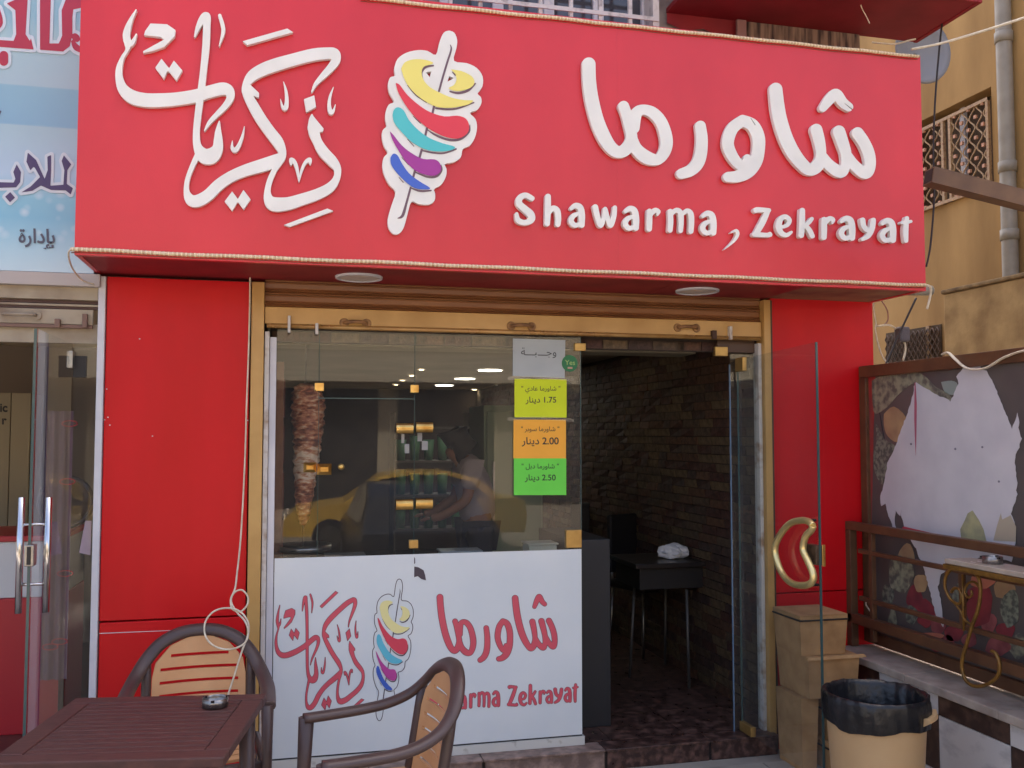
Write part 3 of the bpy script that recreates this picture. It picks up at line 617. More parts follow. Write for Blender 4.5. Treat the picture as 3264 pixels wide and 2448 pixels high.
for cx, cy in [(1291, 1365), (1354, 1362), (1290, 1609), (1353, 1606)]:
    p = onY(cx, cy, -.03); W = 26 / 610; H = 15 / 610; m = MB(); v = []; N = 9
    for i in range(N):
        a = -1.2 + 2.4 * i / (N - 1)
        for x in (-W, W): v.append((p.x + x, -.012 - .022 * math.cos(a), p.z + H * math.sin(a) * 1.1))
    m.add(v, [(2 * i, 2 * i + 1, 2 * i + 3, 2 * i + 2) for i in range(N - 1)], True)
    m.add(v[0::2], [tuple(range(N))]); m.add(v[1::2], [tuple(range(N))])
    m.build('pull_handle', BRASS, gf)
# printed panel artwork
PF = -0.0095
PRED = plain('print_red', (214, 84, 100), 0.45); PDK = plain('print_dark', (72, 62, 74), 0.45)
PA = lambda s: s
def fitmap(pairs):
    Am = np.array([[x, y, 1, x * y * 1e-3] for (x, y), _ in pairs]); Bx = np.array([q for _, q in pairs])
    sol, *_ = np.linalg.lstsq(Am, Bx, rcond=None)
    return sol
def wmap(sol, ws):
    return lambda s: [tuple((np.array([p[0], p[1], 1, p[0] * p[1] * 1e-3]) @ sol).tolist()) + ((p[2] * ws,) if len(p) > 2 else ()) for p in s]
def panelpx(pts): return [((x, y), (840 + u * 0.4702, 1740 + v * 0.4702)) for (x, y), (u, v) in pts]
sol = fitmap(panelpx([((215, 65), (117, 400)), ((680, 85), (293, 342)), ((95, 520), (85, 650)), ((1560, 340), (628, 342)), ((320, 690), (150, 795)), ((865, 600), (385, 625)), ((915, 600), (395, 590)), ((1565, 1100), (668, 850)), ((570, 1360), (305, 1108)), ((1100, 1390), (515, 1082)), ((765, 802), (350, 785)), ((885, 1325), (450, 1060)), ((1200, 960), (525, 800))]))
PC = wmap(sol, 0.19)
def outline_pair(strokes, polys, tf, g, t, yk=0, neg=()):
    slab('print_outline', cal_contour(tf, strokes, polys, g, t, pad=8, neg=neg), mapY(PF - yk, 0.0007), PDK, panel)
    slab('print_letter', cal_contour(tf, strokes, polys, g, 0.0, pad=8, neg=neg), mapY(PF - 0.0012 - yk, 0.0007), PRED, panel)
allst = [s for k in CAL for s in k] + [s for st, _ in SMALL for s in st]; allps = [q for k in CALP for q in k] + [q for _, ps in SMALL for q in ps]
outline_pair(allst, allps, PC, 0.9, 1.3)
sol = fitmap(panelpx([((162, 75), (1202, 335)), ((1418, 243), (1698, 318)), ((2088, 800), (2002, 640)), ((360, 745), (1295, 752)), ((640, 790), (1420, 750)), ((790, 880), (1465, 775)), ((1100, 900), (1615, 808)), ((1645, 865), (1790, 728)), ((1824, 285), (1880, 345)), ((912, 495), (1485, 485)), ((1195, 455), (1620, 492))]))
PS = wmap(sol, 0.215)
outline_pair([s for st, _ in SHA for s in st], [], PS, 0.9, 1.4)
bxs = {'S': (1050, 1010, 1115, 1130), 'h': (1125, 995, 1180, 1125), 'a1': (1190, 1015, 1240, 1120), 'w': (1243, 1010, 1310, 1118), 'a2': (1325, 1005, 1378, 1110), 'r1': (1395, 995, 1442, 1105), 'm': (1452, 985, 1538, 1100), 'a3': (1548, 978, 1603, 1095), 'Z': (1652, 942, 1722, 1090), 'e': (1728, 985, 1788, 1088), 'k': (1796, 934, 1852, 1082), 'r2': (1866, 976, 1912, 1075), 'a4': (1912, 975, 1962, 1072), 'y': (1966, 960, 2030, 1070), 'a5': (2036, 955, 2088, 1065), 't': (2094, 930, 2134, 1065)}
for k, (u0, v0, u1, v1) in bxs.items():
    st = LAT[k[0]]; xs0 = min(p[0] - p[2] for s in st for p in s); xs1 = max(p[0] + p[2] for s in st for p in s); ys0 = min(p[1] - p[2] for s in st for p in s); ys1 = max(p[1] + p[2] for s in st for p in s)
    su = (u1 - u0) / (xs1 - xs0); svv = (v1 - v0) / (ys1 - ys0)
    tf = lambda s: [(840 + 0.4702 * (u0 + (p[0] - xs0) * su), 1740 + 0.4702 * (v0 + (p[1] - ys0) * svv), p[2] * 0.4702 * (su * .62 + svv * .3)) for p in s]
    outline_pair(st, [], tf, 0.6, 1.2)
sol = fitmap(panelpx([((735, 105), (915, 237)), ((347, 370), (770, 420)), ((970, 440), (1014, 430)), ((303, 480), (750, 490)), ((283, 730), (748, 640)), ((930, 790), (1000, 690)), ((262, 860), (738, 760)), ((263, 1060), (742, 870)), ((715, 1100), (918, 900)), ((302, 1480), (768, 1150)), ((380, 1540), (790, 1180)), ((630, 1310), (880, 1025)), ((830, 940), (965, 790)), ((640, 275), (880, 345)), ((768, 318), (940, 355))]))
PE = wmap(sol, 0.19)
eo = PE(EOUT); cl = spl(eo, 3)
slab('print_outline', contours(field([[(*p, 1.1) for p in cl + [cl[0]]]], [], 0.6, 3)), mapY(PF, 0.0007), PDK, panel)
slab('print_shadow', cal_contour(PE, ESH, [], 0.6), mapY(PF - 0.0008, 0.0007), PDK, panel)
for (nm, c, q), c2 in zip(ECOL, [(236, 228, 160), (236, 228, 160), (216, 66, 88), (96, 190, 214), (186, 64, 150), (58, 96, 190)]):
    slab('print_swirl', [spl(PE(q), 3)], mapY(PF - 0.0018, 0.0007), plain('pprint_%d_%d_%d' % c2, c2, 0.45), panel)
tz = affine((840, 1740), 0.4702)
slab('torn_hole', [tz([(1022, 140), (1050, 145), (1085, 165), (1095, 195), (1102, 234), (1070, 225), (1045, 205), (1021, 213)])], mapY(PF, 0.0007), PDK, panel)
slab('torn_hole', [tz([(1021, 75), (1027, 85), (1028, 118), (1021, 122)])], mapY(PF, 0.0007), PDK, panel)

# ------------------------------------------------------------------ notices on the glass
INK = plain('ink', (44, 42, 44), 0.6)
NY = -0.006
def notice(name, label, quad, rgb, lines, cat='notice'):
    q = [onY(x, y, NY) for x, y in quad]; c = q[0]
    t = thing(name, label, cat, (c.x, NY, c.z), group='paper notices taped on the glass')
    m = MB(); v = [(p.x, NY, p.z) for p in q] + [(p.x, NY + .0012, p.z) for p in q]
    m.add(v, [(0, 1, 2, 3), (7, 6, 5, 4), (0, 4, 5, 1), (1, 5, 6, 2), (2, 6, 7, 3), (3, 7, 4, 0)])
    m.build('paper', plain('paper_%d_%d_%d' % rgb, rgb, 0.7, col2=S(*[min(255, int(v * 0.97)) for v in rgb]), scale=6), t)
    for s, cx, cy, sz, bo, sl in lines: txt('print', s, INK, t, mapY(NY - 0.0012, 0), sz, cx, cy, bo, sl)
    return t
notice('paper_notice', 'pale grey paper notice topmost of the column on the glass, headed with one Arabic word', [(1635, 1079), (1802, 1084), (1800, 1205), (1634, 1199)], (178, 184, 184),
       [(shape('وجـــبـــة'), 1717, 1133, 33, 0.0, 0.02)])
q_ = lambda s: '" ' + s + ' "'
notice('paper_notice', 'lime yellow price notice reading 1.75 below the grey paper', [(1640, 1207), (1806, 1210), (1806, 1331), (1640, 1330)], (212, 226, 30),
       [(q_(shape('شاورما عادي')), 1724, 1245, 20, 0.004, 0.0), ('1.75 ' + shape('دينار')[::1], 1724, 1282, 27, 0.006, 0.0)][:1] + [(shape('دينار') + ' 1.75', 1724, 1283, 26, 0.012, 0.0)])
notice('paper_notice', 'orange price notice reading 2.00 between the lime and the green paper', [(1637, 1337), (1804, 1338), (1804, 1461), (1636, 1461)], (250, 178, 60),
       [(q_(shape('شاورما سوبر')), 1722, 1374, 20, 0.004, 0.0), (shape('دينار') + ' 2.00', 1722, 1416, 31, 0.014, 0.0)])
notice('paper_notice', 'bright green price notice reading 2.50 lowest of the column on the glass', [(1638, 1461), (1805, 1461), (1805, 1578), (1638, 1578)], (112, 222, 78),
       [(q_(shape('شاورما دبل')), 1722, 1493, 21, 0.004, 0.0), (shape('دينار') + ' 2.50', 1722, 1531, 26, 0.012, 0.0)])
p = onY(1816, 1158, NY - .002)
t = thing('round_sticker', 'round green sticker reading Yes overlapping the grey notice', 'sticker', (p.x, p.y, p.z))
MB().cyl((p.x, NY - .0015, p.z), (p.x, NY - .0025, p.z), 27 / 612, n=32).build('disc', plain('sticker_green', (40, 116, 70), 0.5), t)
txt('print', 'Yes', plain('sticker_ink', (158, 190, 110), 0.5), t, mapY(NY - .0034, 0), 22, 1817, 1163, 0.006, 0.03)
MB().box(*sorted((onY(1808, 1174, 0).x, onY(1823, 1174, 0).x)), NY - .0034, NY - .0027, onY(1815, 1176, 0).z, onY(1815, 1170, 0).z).build('print', plain('sticker_pink', (190, 150, 130), 0.5), t)
for y in (1204, 1334):
    pts = [(1618, y + 2), (1700, y - 2), (1760, y), (1830, y + 6)]
    m = MB(); v = []
    for x, yy in pts:
        for o_ in (-5, 5): pq = onY(x, yy + o_, NY - .003); v.append((pq.x, NY - .003, pq.z))
    m.add(v, [(2 * i, 2 * i + 1, 2 * i + 3, 2 * i + 2) for i in range(3)])
    tag(m.build('clear_tape', glass('tape', (0.93, 0.93, 0.93), 1.9, 0.25)), 'clear adhesive tape %s' % ('between the grey and the lime notice' if y < 1300 else 'between the lime and the orange notice'), 'tape')

# ------------------------------------------------------------------ door opening
dt = thing('door_header', 'glass sidelight and dark header beside the open door', 'door frame', (2.48, 0, FZ))
hx0, hx1 = 2.40, 2.554
B('sidelight_pane', GLASS2, dt, hx0, hx1, 0.0, 0.010, FZ, 2.16)
B('pane_edge', GEDGEB, dt, hx0 - .0045, hx0 - .0003, -0.0003, 0.0103, FZ, 2.10)
B('header_rail', mat('dark_brown_metal', S(84, 60, 44), 0.5), dt, 2.33, hx1 + .002, 0.012, 0.035, 2.17, 2.236)
for (x, y, w, h) in [(2300, 1120, 44, 30), (2312, 2310, 0, 0)]:
    if w:
        p = onY(x, y, -.006); BB('patch_fitting', BRASSD, dt, p.x - w / 1160, p.x + w / 1160, -.008, .016, p.z - h / 1160, p.z + h / 1160, b=0.003)
# open door leaf, perpendicular to the facade
DX = 2.43
dl = thing('glass_door', 'open frameless glass door with curved gold pull and lock', 'door', (DX, 0, FZ))
MB().hexa([(DX, -0.80, 0.12), (DX + .010, -0.80, 0.12), (DX + .010, -0.02, 0.12), (DX, -0.02, 0.12), (DX, -0.80, 2.148), (DX + .010, -0.80, 2.148), (DX + .010, -0.02, 2.125), (DX, -0.02, 2.125)]).build('door_pane', GLASS2, dl)
B('pane_edge', GEDGE, dl, DX - .0004, DX + .0104, -0.806, -0.8005, 0.12, 2.148)
B('pane_edge', GEDGE, dl, DX - .0004, DX + .0104, -0.0195, -0.016, 0.12, 2.125)
BB('patch_fitting', BRASSD, dl, DX - .008, DX + .018, -0.10, -0.012, 2.06, 2.135, b=0.003)
BB('patch_fitting', BRASSD, dl, DX - .010, DX + .020, -0.14, -0.012, 0.115, 0.165, b=0.003)
H = [onX(x, y, DX - 0.045) for x, y in [(2591, 1676), (2578, 1663), (2555, 1659), (2520, 1668), (2490, 1700), (2471, 1742), (2476, 1786), (2496, 1832), (2526, 1860), (2563, 1866), (2588, 1856), (2592, 1830), (2576, 1790), (2560, 1752), (2567, 1712), (2586, 1690)]]
H.append(H[0])
yc = sum(h.y for h in H) / len(H)
MB().tube(smooth_pts([tuple(h) for h in H], n=4), 0.0165, 12).build('pull_handle', mat('bright_brass', S(240, 216, 150), .32, .75), dl)
for h in (H[2], H[9]):
    MB().cyl((DX - .045, h.y, h.z), (DX + .03, h.y, h.z), 0.007, n=10).build('handle_stud', BLACK, dl)
pL = onX(2598, 1768, DX)
ll = BB('lock_body', mat('lock_brown', S(72, 54, 44), 0.4, 0.3, col2=S(110, 88, 70), scale=40), dl, DX - .014, DX + .024, -0.80, -0.71, pL.z - .045, pL.z + .045, b=0.003)
BB('lock_plate', BRASS, ll, DX + .012, DX + .028, -0.812, -0.807, pL.z - .05, pL.z + .05, b=0.002)

# ------------------------------------------------------------------ inside the shop
sp = thing('shawarma_spit', 'tall cone of stacked roasting meat on a vertical spit behind the glass', 'meat spit', (0.1, 0.45, 1.2))
prof = [(1222, 955, 985), (1232, 935, 1020), (1260, 928, 1034), (1290, 926, 1038), (1325, 927, 1037), (1360, 930, 1033), (1400, 933, 1028), (1433, 935, 1024), (1480, 934, 1016), (1538, 936, 1007), (1580, 938, 1000), (1620, 942, 993), (1650, 948, 986), (1668, 955, 978), (1676, 962, 970)]
YSP = 0.45
rings = []
for i in range(len(prof) - 1):
    for k in range(4):
        f = k / 4; rings.append(tuple(a + (b - a) * f for a, b in zip(prof[i], prof[i + 1])))
m = MB(); N = 36; vs = []; fs = []
for j, (y, xl, xr) in enumerate(rings):
    a = onY(xl, y, YSP); b = onY(xr, y, YSP); cx = (a.x + b.x) / 2; r = (b.x - a.x) / 2
    for k in range(N):
        th = 2 * math.pi * k / N
        rr = r * (0.93 + 0.09 * math.sin(j * 2.1 + math.sin(3 * th) * 1.5) + 0.07 * (random.random() - .5) + 0.04 * math.sin(5 * th + j * .7))
        vs.append((cx + rr * math.cos(th), YSP + rr * math.sin(th), a.z))
for j in range(len(rings) - 1):
    for k in range(N): fs.append((j * N + k, j * N + (k + 1) % N, (j + 1) * N + (k + 1) % N, (j + 1) * N + k))
fs.append(tuple(range(N)));
m.add(vs, fs, True)
MEAT = bpy.data.materials.new('meat'); MEAT.use_nodes = True
n = MEAT.node_tree.nodes; l = MEAT.node_tree.links; bs = n['Principled BSDF']; bs.inputs['Roughness'].default_value = 0.4
tc = n.new('ShaderNodeTexCoord'); mp = n.new('ShaderNodeMapping'); mp.inputs['Scale'].default_value = (14, 14, 34); l.new(tc.outputs['Object'], mp.inputs[0])
nz = n.new('ShaderNodeTexNoise'); nz.inputs['Scale'].default_value = 1.6; nz.inputs['Detail'].default_value = 8; l.new(mp.outputs[0], nz.inputs[0])
sx = n.new('ShaderNodeSeparateXYZ'); l.new(tc.outputs['Object'], sx.inputs[0])
band = n.new('ShaderNodeMapRange'); band.interpolation_type = 'SMOOTHSTEP'
zc = onY(975, 1485, YSP).z - 1.2
sub = n.new('ShaderNodeMath'); sub.operation = 'SUBTRACT'; sub.inputs[1].default_value = zc; l.new(sx.outputs['Z'], sub.inputs[0])
ab = n.new('ShaderNodeMath'); ab.operation = 'ABSOLUTE'; l.new(sub.outputs[0], ab.inputs[0])
band.inputs['From Min'].default_value = 0.06; band.inputs['From Max'].default_value = 0.12; band.inputs['To Min'].default_value = 0.17; band.inputs['To Max'].default_value = 0.0
l.new(ab.outputs[0], band.inputs['Value'])
ad = n.new('ShaderNodeMath'); ad.operation = 'ADD'; l.new(nz.outputs['Fac'], ad.inputs[0]); l.new(band.outputs['Result'], ad.inputs[1])
rp = n.new('ShaderNodeValToRGB'); cr = rp.color_ramp
cr.elements[0].position = 0.36; cr.elements[0].color = (*S(104, 54, 38), 1); cr.elements[1].position = 0.70; cr.elements[1].color = (*S(236, 206, 178), 1)
e = cr.elements.new(0.48); e.color = (*S(164, 92, 62), 1); e = cr.elements.new(0.58); e.color = (*S(206, 142, 104), 1)
l.new(ad.outputs[0], rp.inputs[0]); l.new(rp.outputs[0], bs.inputs['Base Color'])
bp = n.new('ShaderNodeBump'); bp.inputs['Strength'].default_value = 0.8; bp.inputs['Distance'].default_value = 0.02; l.new(nz.outputs['Fac'], bp.inputs['Height']); l.new(bp.outputs[0], bs.inputs['Normal'])
m.build('meat_stack', MEAT, sp)
a = onY(975, 1200, YSP); b = onY(965, 1740, YSP)
MB().cyl((a.x, YSP, 2.2), (b.x, YSP, b.z), 0.006, n=8).build('skewer', STEEL, sp)
MB().lathe((b.x, YSP, b.z - .02), [(0.001, 0.02), (0.14, 0.02), (0.15, 0.03), (0.15, 0.0), (0.001, 0.0)], 28).build('drip_tray', STEEL, sp)
# burner column left of the spit
bc = thing('grill_burner', 'steel gas burner column left of the roasting meat', 'grill', (-0.02, 0.5, 0.95))
BB('housing', mat('warm_steel', S(120, 84, 66), 0.35, 0.6, col2=S(90, 52, 40), scale=8), bc, SX0 + .01, 0.0, 0.36, 0.78, 0.98, 2.1)
for k in range(4): B('burner_grid', mat('burner', S(96, 40, 26), 0.6), bc, -0.0, 0.006, 0.42, 0.72, 1.06 + k * .25, 1.26 + k * .25)
# counter behind the panel
ct = thing('counter', 'steel topped work counter behind the white panel', 'counter', (0.75, 0.4, FZ))
BB('cabinet', plain('counter_grey', (96, 98, 102), 0.5), ct, -0.08, 1.50, 0.08, 0.85, FZ, 0.96)
BB('end_cabinet', plain('counter_end', (34, 36, 42), .5), ct, 1.56, 1.78, 0.25, 0.95, FZ, 1.13)
BB('worktop', STEEL, ct, -0.08, 1.52, 0.06, 0.88, 0.963, 0.995)
for (x, y, w, h, c, nm, lb) in [(965, 1715, 36, 30, (170, 168, 165), 'steel_tin', 'small steel tin beside the foot of the spit'), (1100, 1725, 110, 40, (120, 118, 116), 'food_tray', 'shallow grey food tray right of the spit foot'), (1465, 1725, 120, 44, (150, 156, 160), 'steel_container', 'steel food container below the lower brass pulls'), (1720, 1655, 90, 60, (176, 178, 160), 'paper_stack', 'stack of pale wrapping paper on the counter below the green notice')]:
    p = onY(x, y + h / 2, 0.35); W = w / 560 / 2; Hh = h / 560; c0 = thing(nm, lb, nm.split('_')[-1], (p.x, 0.35, 0.996))
    m = MB(); zb = 0.997
    m.bbox(p.x - W, p.x + W, 0.28, 0.42, zb, zb + Hh, b=0.006); m.build('body', plain('c_%s' % nm, c, 0.35, metal=0.4 if nm != 'paper_stack' else 0), c0)
    MB().bbox(p.x - W - .008, p.x + W + .008, 0.272, 0.428, zb + Hh + .001, zb + Hh + .01, b=0.003).build('rim', plain('c_%s' % nm, c), c0)
# tall pale column/fridge, green cups shelf
fr = thing('display_fridge', 'tall pale greenish cabinet behind the price notices', 'cabinet', (1.95, 2.9, FZ))
BB('cabinet_body', plain('fridge', (140, 152, 128), 0.5), fr, 1.56, 2.05, 2.6, 3.2, FZ, 1.95)
BB('cabinet_door', plain('fridge_d', (120, 136, 112), 0.35), fr, 1.58, 2.03, 2.57, 2.598, FZ + .12, 1.9)
BB('door_pull', STEEL, fr, 1.62, 1.64, 2.54, 2.568, 0.9, 1.5)
shf = thing('wall_shelf', 'dark shelf rack at the back of the shop under the lamps', 'shelf', (1.7, 5.2, FZ))
for k in range(4): B('shelf_board', plain('shelfw', (92, 84, 74), 0.6), shf, 1.15, 1.95, 5.1, 5.5, 0.7 + k * .36, 0.72 + k * .36)
for x in (1.13, 1.95): B('upright', plain('shelfw', (92, 84, 74), 0.6), shf, x, x + .02, 5.1, 5.5, FZ, 1.95)
for k in range(3):
    for i in range(5):
        c0 = MB().lathe((1.22 + i * .15, 5.25, 0.722 + .36 * k), [(0.001, 0), (0.045, 0), (0.06, 0.22 + .04 * ((i + k) % 2)), (0.001, 0.22 + .04 * ((i + k) % 2))], 12).build('cup_stack', plain('cup_green', (92, 140, 104), 0.5))
        tag(c0, 'green paper cup stack, number %s from the left on the %s shelf of the rack' % (['first', 'second', 'third', 'fourth', 'fifth'][i], ['lowest', 'middle', 'top'][k]), 'cups', 'cup stacks on the back rack')
# hanging pale order slips near the brass pulls
for i, (x, y, w, h, wd) in enumerate([(1284, 1398, 9, 28, 'leftmost upper'), (1297, 1430, 14, 28, 'lower left'), (1338, 1393, 14, 26, 'upper right'), (1354, 1420, 18, 28, 'rightmost')]):
    p = onY(x, y, 0.02); o = B('order_slip', plain('slip', (176, 170, 168), 0.7), None, p.x - w / 1200, p.x + w / 1200, 0.018, 0.0195, p.z - h / 1200, p.z + h / 1200)
    tag(o, 'small white paper slip behind the glass below the upper brass pulls, %s of four' % wd, 'paper slip', 'order slips behind the glass')
# lamps in the ceiling
LMP = [(1413, 1106, 26, 0), (1343, 1178, 18, 0), (1312, 1197, 18, 0), (1283, 1212, 16, 0), (1262, 1226, 15, 0), (1562, 1180, 80, 1), (1482, 1207, 68, 1), (1416, 1228, 60, 1), (1590, 1228, 16, 0), (1812, 1241, 12, 0), (1868, 1230, 22, 0), (1877, 1117, 26, 0), (2115, 1122, 26, 0), (2246, 1163, 34, 0), (1512, 1269, 18, 0)]
wlab = ['nearest to the glass above the window', 'right of the centre seam high up', 'second from the centre seam', 'third of the receding row', 'farthest left of the receding row', '', '', '', 'in front of the lime notice', 'peeping right of the lime notice', 'left in the doorway, low', 'top left of the doorway', 'top middle of the doorway', 'right in the doorway', 'lowest one beside the lime notice']
for i, (x, y, w, big) in enumerate(LMP):
    p = onZ(x, y, 2.355)
    if p.y > 8.2: p = onY(x, y, 8.2); p.z = 2.355
    depth = (p.y + 4.7) * 0.97
    r = w / 2962 * depth / 2
    t = thing('round_ceiling_lamp' if big else 'downlight', ('large round white ceiling lamp, %s of the three' % ['nearest', 'middle', 'farthest'][[5, 6, 7].index(i)]) if big else 'small lit warm downlight %s' % wlab[i], 'ceiling light', (p.x, p.y, 2.35), group='large ceiling lamps' if big else 'ceiling downlights')
    MB().lathe((p.x, p.y, 2.352), [(0.001, 0), (r, 0), (r, 0.006)], 24).build('diffuser', LAMPW if big else LAMP, t)
    MB().lathe((p.x, p.y, 2.352), [(r + .001, -0.002), (r + .012, -0.002), (r + .014, 0.007)], 24).build('ring', WMETAL, t)
# ceiling beam and false beam
struct(B('ceiling_beam', plain('beam_paint', (150, 142, 122), 0.7), None, SX0, 2.66, 1.0, 1.25, 2.25, 2.36))
# high table + chairs inside the doorway
tb = thing('cafe_table', 'dark table with thin metal legs inside the dim doorway', 'table', (2.0, 1.4, FZ))
feet = [onZ(2007, 2160, FZ), onZ(2197, 2195, FZ), onZ(2297, 2150, FZ), onZ(2120, 2118, FZ)]
cxm = sum(f.x for f in feet) / 4; cym = sum(f.y for f in feet) / 4
BB('table_top', plain('dark_top', (44, 38, 36), 0.35), tb, cxm - .38, cxm + .30, cym - .26, cym + .26, 0.86, 0.89)
BB('apron', plain('dark_apron', (34, 30, 30), 0.6), tb, cxm - .34, cxm + .26, cym - .22, cym + .22, 0.72, 0.858)
for f in feet: MB().tube([(f.x, f.y, FZ), (f.x + (cxm - f.x) * .12, f.y + (cym - f.y) * .12, 0.72)], 0.010, 10).build('leg', plain('dull_leg', (96, 94, 92), .5, metal=.4), tb)
pb = onZ(2090, 1775, 0.90)
bg = MB(); vs = []
bm = bmesh.new(); bmesh.ops.create_icosphere(bm, subdivisions=3, radius=1)
for v in bm.verts:
    k = 1 + 0.35 * math.sin(v.co.x * 7 + v.co.y * 5) * 0.5 + (random.random() - .5) * .16
    vs.append((cxm - .03 + v.co.x * .10 * k, cym - .05 + v.co.y * .07 * k, 0.935 + max(-.044, v.co.z * .05 * k)))
bg.add(vs, [tuple(v.index for v in f.verts) for f in bm.faces]); bm.free()
tag(bg.build('plastic_bag', plain('bag_white', (225, 225, 228), 0.4)), 'crumpled white plastic bag lying on the dark table inside', 'bag')
def dchair(x, y, rz, lb):
    t = thing('dark_chair', lb, 'chair', (0, 0, 0), 0, 'dark chairs in the doorway')
    dk = plain('dark_seat', (30, 24, 24), 0.6)
    BB('seat', dk, t, -.21, .21, -.21, .21, .46, .52, b=0.02); BB('backrest', dk, t, -.20, .20, .19, .24, .56, 1.0, b=0.02)
    for a in (-1, 1):
        for b in (-1, 1): MB().tube([(a * .2, b * .2, 0), (a * .18, b * .18, .46)], .011, 8).build('leg', STEEL, t)
        MB().tube([(a * .17, .2, .5), (a * .17, .215, .6)], .011, 8).build('back_post', STEEL, t)
    t.location = (x, y, FZ); t.rotation_euler = (0, 0, rz)
dchair(cxm + .1, cym + .75, 0.3, 'dark upholstered chair behind the cafe table'); dchair(cxm + .05, cym + 1.9, -0.4, 'dark chair deeper in the shop against the brick wall')

# person working inside
def skin(name, verts, edges, radii, m, parent, sub=2):
    me = bpy.data.meshes.new(name); me.from_pydata(verts, edges, []); o = bpy.data.objects.new(name, me); COL.objects.link(o)
    md = o.modifiers.new('s', 'SKIN'); md.use_smooth_shade = True
    for i, r in enumerate(radii): me.skin_vertices[0].data[i].radius = (r, r) if not isinstance(r, tuple) else r
    me.skin_vertices[0].data[0].use_root = True
    s2 = o.modifiers.new('u', 'SUBSURF'); s2.levels = sub; s2.render_levels = sub
    dg = bpy.context.evaluated_depsgraph_get(); m2 = bpy.data.meshes.new_from_object(o.evaluated_get(dg)); bpy.data.objects.remove(o)
    m2.materials.clear(); m2.materials.append(m); m2.name = name
    for p_ in m2.polygons: p_.use_smooth = True
    o = bpy.data.objects.new(name, m2); COL.objects.link(o); o.parent = parent; return o
SKIN = plain('skin', (176, 124, 98), 0.5)
pz = onY(1520, 1750, 2.6)
pe = thing('person', 'person in a pale mauve shirt with dark hair bending over behind the window', 'person', (pz.x, 2.6, FZ), 0)
# local: facing -x, z up from floor
V = [(0, 0, .92), (0, 0, 1.05), (-.03, 0, 1.22), (-.08, 0, 1.36), (-.13, 0, 1.42), (-.18, 0, 1.47), (-.21, 0, 1.53),
     (0, .09, .86), (-.02, .10, .47), (0.03, .10, .07), (-.12, .11, .03), (0, -.09, .86), (.04, -.10, .47), (.08, -.10, .07), (-.07, -.11, .03),
     (-.07, .17, 1.36), (-.13, .24, 1.10), (-.32, .20, .98), (-.40, .18, .97), (-.07, -.17, 1.36), (-.13, -.24, 1.10), (-.32, -.20, .98), (-.40, -.18, .97)]
Ed = [(0, 1), (1, 2), (2, 3), (3, 4), (4, 5), (5, 6), (0, 7), (7, 8), (8, 9), (9, 10), (0, 11), (11, 12), (12, 13), (13, 14), (3, 15), (15, 16), (16, 17), (17, 18), (3, 19), (19, 20), (20, 21), (21, 22)]
Rr = [.14, .13, .14, .13, .058, .085, .082, .085, .06, .045, .035, .085, .06, .045, .035, .06, .045, .035, .032, .06, .045, .035, .032]
skin('body', V, Ed, Rr, SKIN, pe)
skin('shirt', [(0.005, 0, .90), (0, 0, 1.05), (-.03, 0, 1.22), (-.08, 0, 1.37), (-.11, 0, 1.42), (-.07, .18, 1.36), (-.12, .235, 1.17), (-.07, -.18, 1.36), (-.12, -.235, 1.17)], [(0, 1), (1, 2), (2, 3), (3, 4), (3, 5), (5, 6), (3, 7), (7, 8)], [.165, .16, .165, .155, .08, .085, .07, .085, .07], plain('shirt_mauve', (196, 182, 192), 0.8), pe)
skin('trousers', [(0, 0, .90), (0, .09, .84), (-.02, .10, .47), (0.03, .10, .12), (0, -.09, .84), (.04, -.10, .47), (.08, -.10, .12)], [(0, 1), (1, 2), (2, 3), (0, 4), (4, 5), (5, 6)], [.15, .105, .08, .065, .105, .08, .065], plain('trouser', (60, 62, 74), 0.8), pe)
skin('hair', [(-.175, 0, 1.535), (-.19, 0, 1.585), (-.135, 0, 1.50), (-.21, 0, 1.57)], [(0, 1), (0, 2), (1, 3)], [.112, .10, .085, .09], plain('hair', (34, 28, 26), 0.6), pe)
for s in (-1, 1):
    for k in range(5):
        a = (k - 2) * .016; L_ = [.045, .06, .065, .06, .05][k]
        MB().tube([pe.matrix_basis @ Vector(p_) for p_ in [(-.41, s * .18 + a, .97), (-.41 - L_ * .6, s * .18 + a * 1.2, .965), (-.41 - L_, s * .18 + a * 1.1, .95)]], [.009, .008, .006], 6).build('finger', SKIN, pe)

# ------------------------------------------------------------------ neighbour shop (left)
nb = thing('neighbour_sign', 'pale blue printed fabric sign of the next shop with red and purple Arabic lettering', 'sign', (-1.6, -0.06, 2.45))
zn = 2.462
BLUE = bpy.data.materials.new('blue_print'); BLUE.use_nodes = True
n = BLUE.node_tree.nodes; l = BLUE.node_tree.links; bs = n['Principled BSDF']; bs.inputs['Roughness'].default_value = 0.35
tc = n.new('ShaderNodeTexCoord'); sx = n.new('ShaderNodeSeparateXYZ'); l.new(tc.outputs['Object'], sx.inputs[0])
rp = n.new('ShaderNodeValToRGB'); cr = rp.color_ramp; cr.interpolation = 'LINEAR'
mr = n.new('ShaderNodeMapRange'); mr.inputs['From Min'].default_value = 0.0; mr.inputs['From Max'].default_value = 1.6; l.new(sx.outputs['Z'], mr.inputs['Value']); l.new(mr.outputs[0], rp.inputs[0])
def zf(y): return (onY(200, y, -0.06).z - 2.45) / 1.6
cols = [(890, (190, 214, 226)), (800, (172, 208, 224)), (700, (132, 188, 214)), (640, (138, 192, 214)), (560, (176, 200, 222)), (410, (166, 194, 206)), (405, (138, 178, 204)), (285, (142, 182, 202)), (280, (170, 194, 206)), (130, (166, 196, 204)), (60, (146, 184, 200)), (0, (150, 186, 200))]
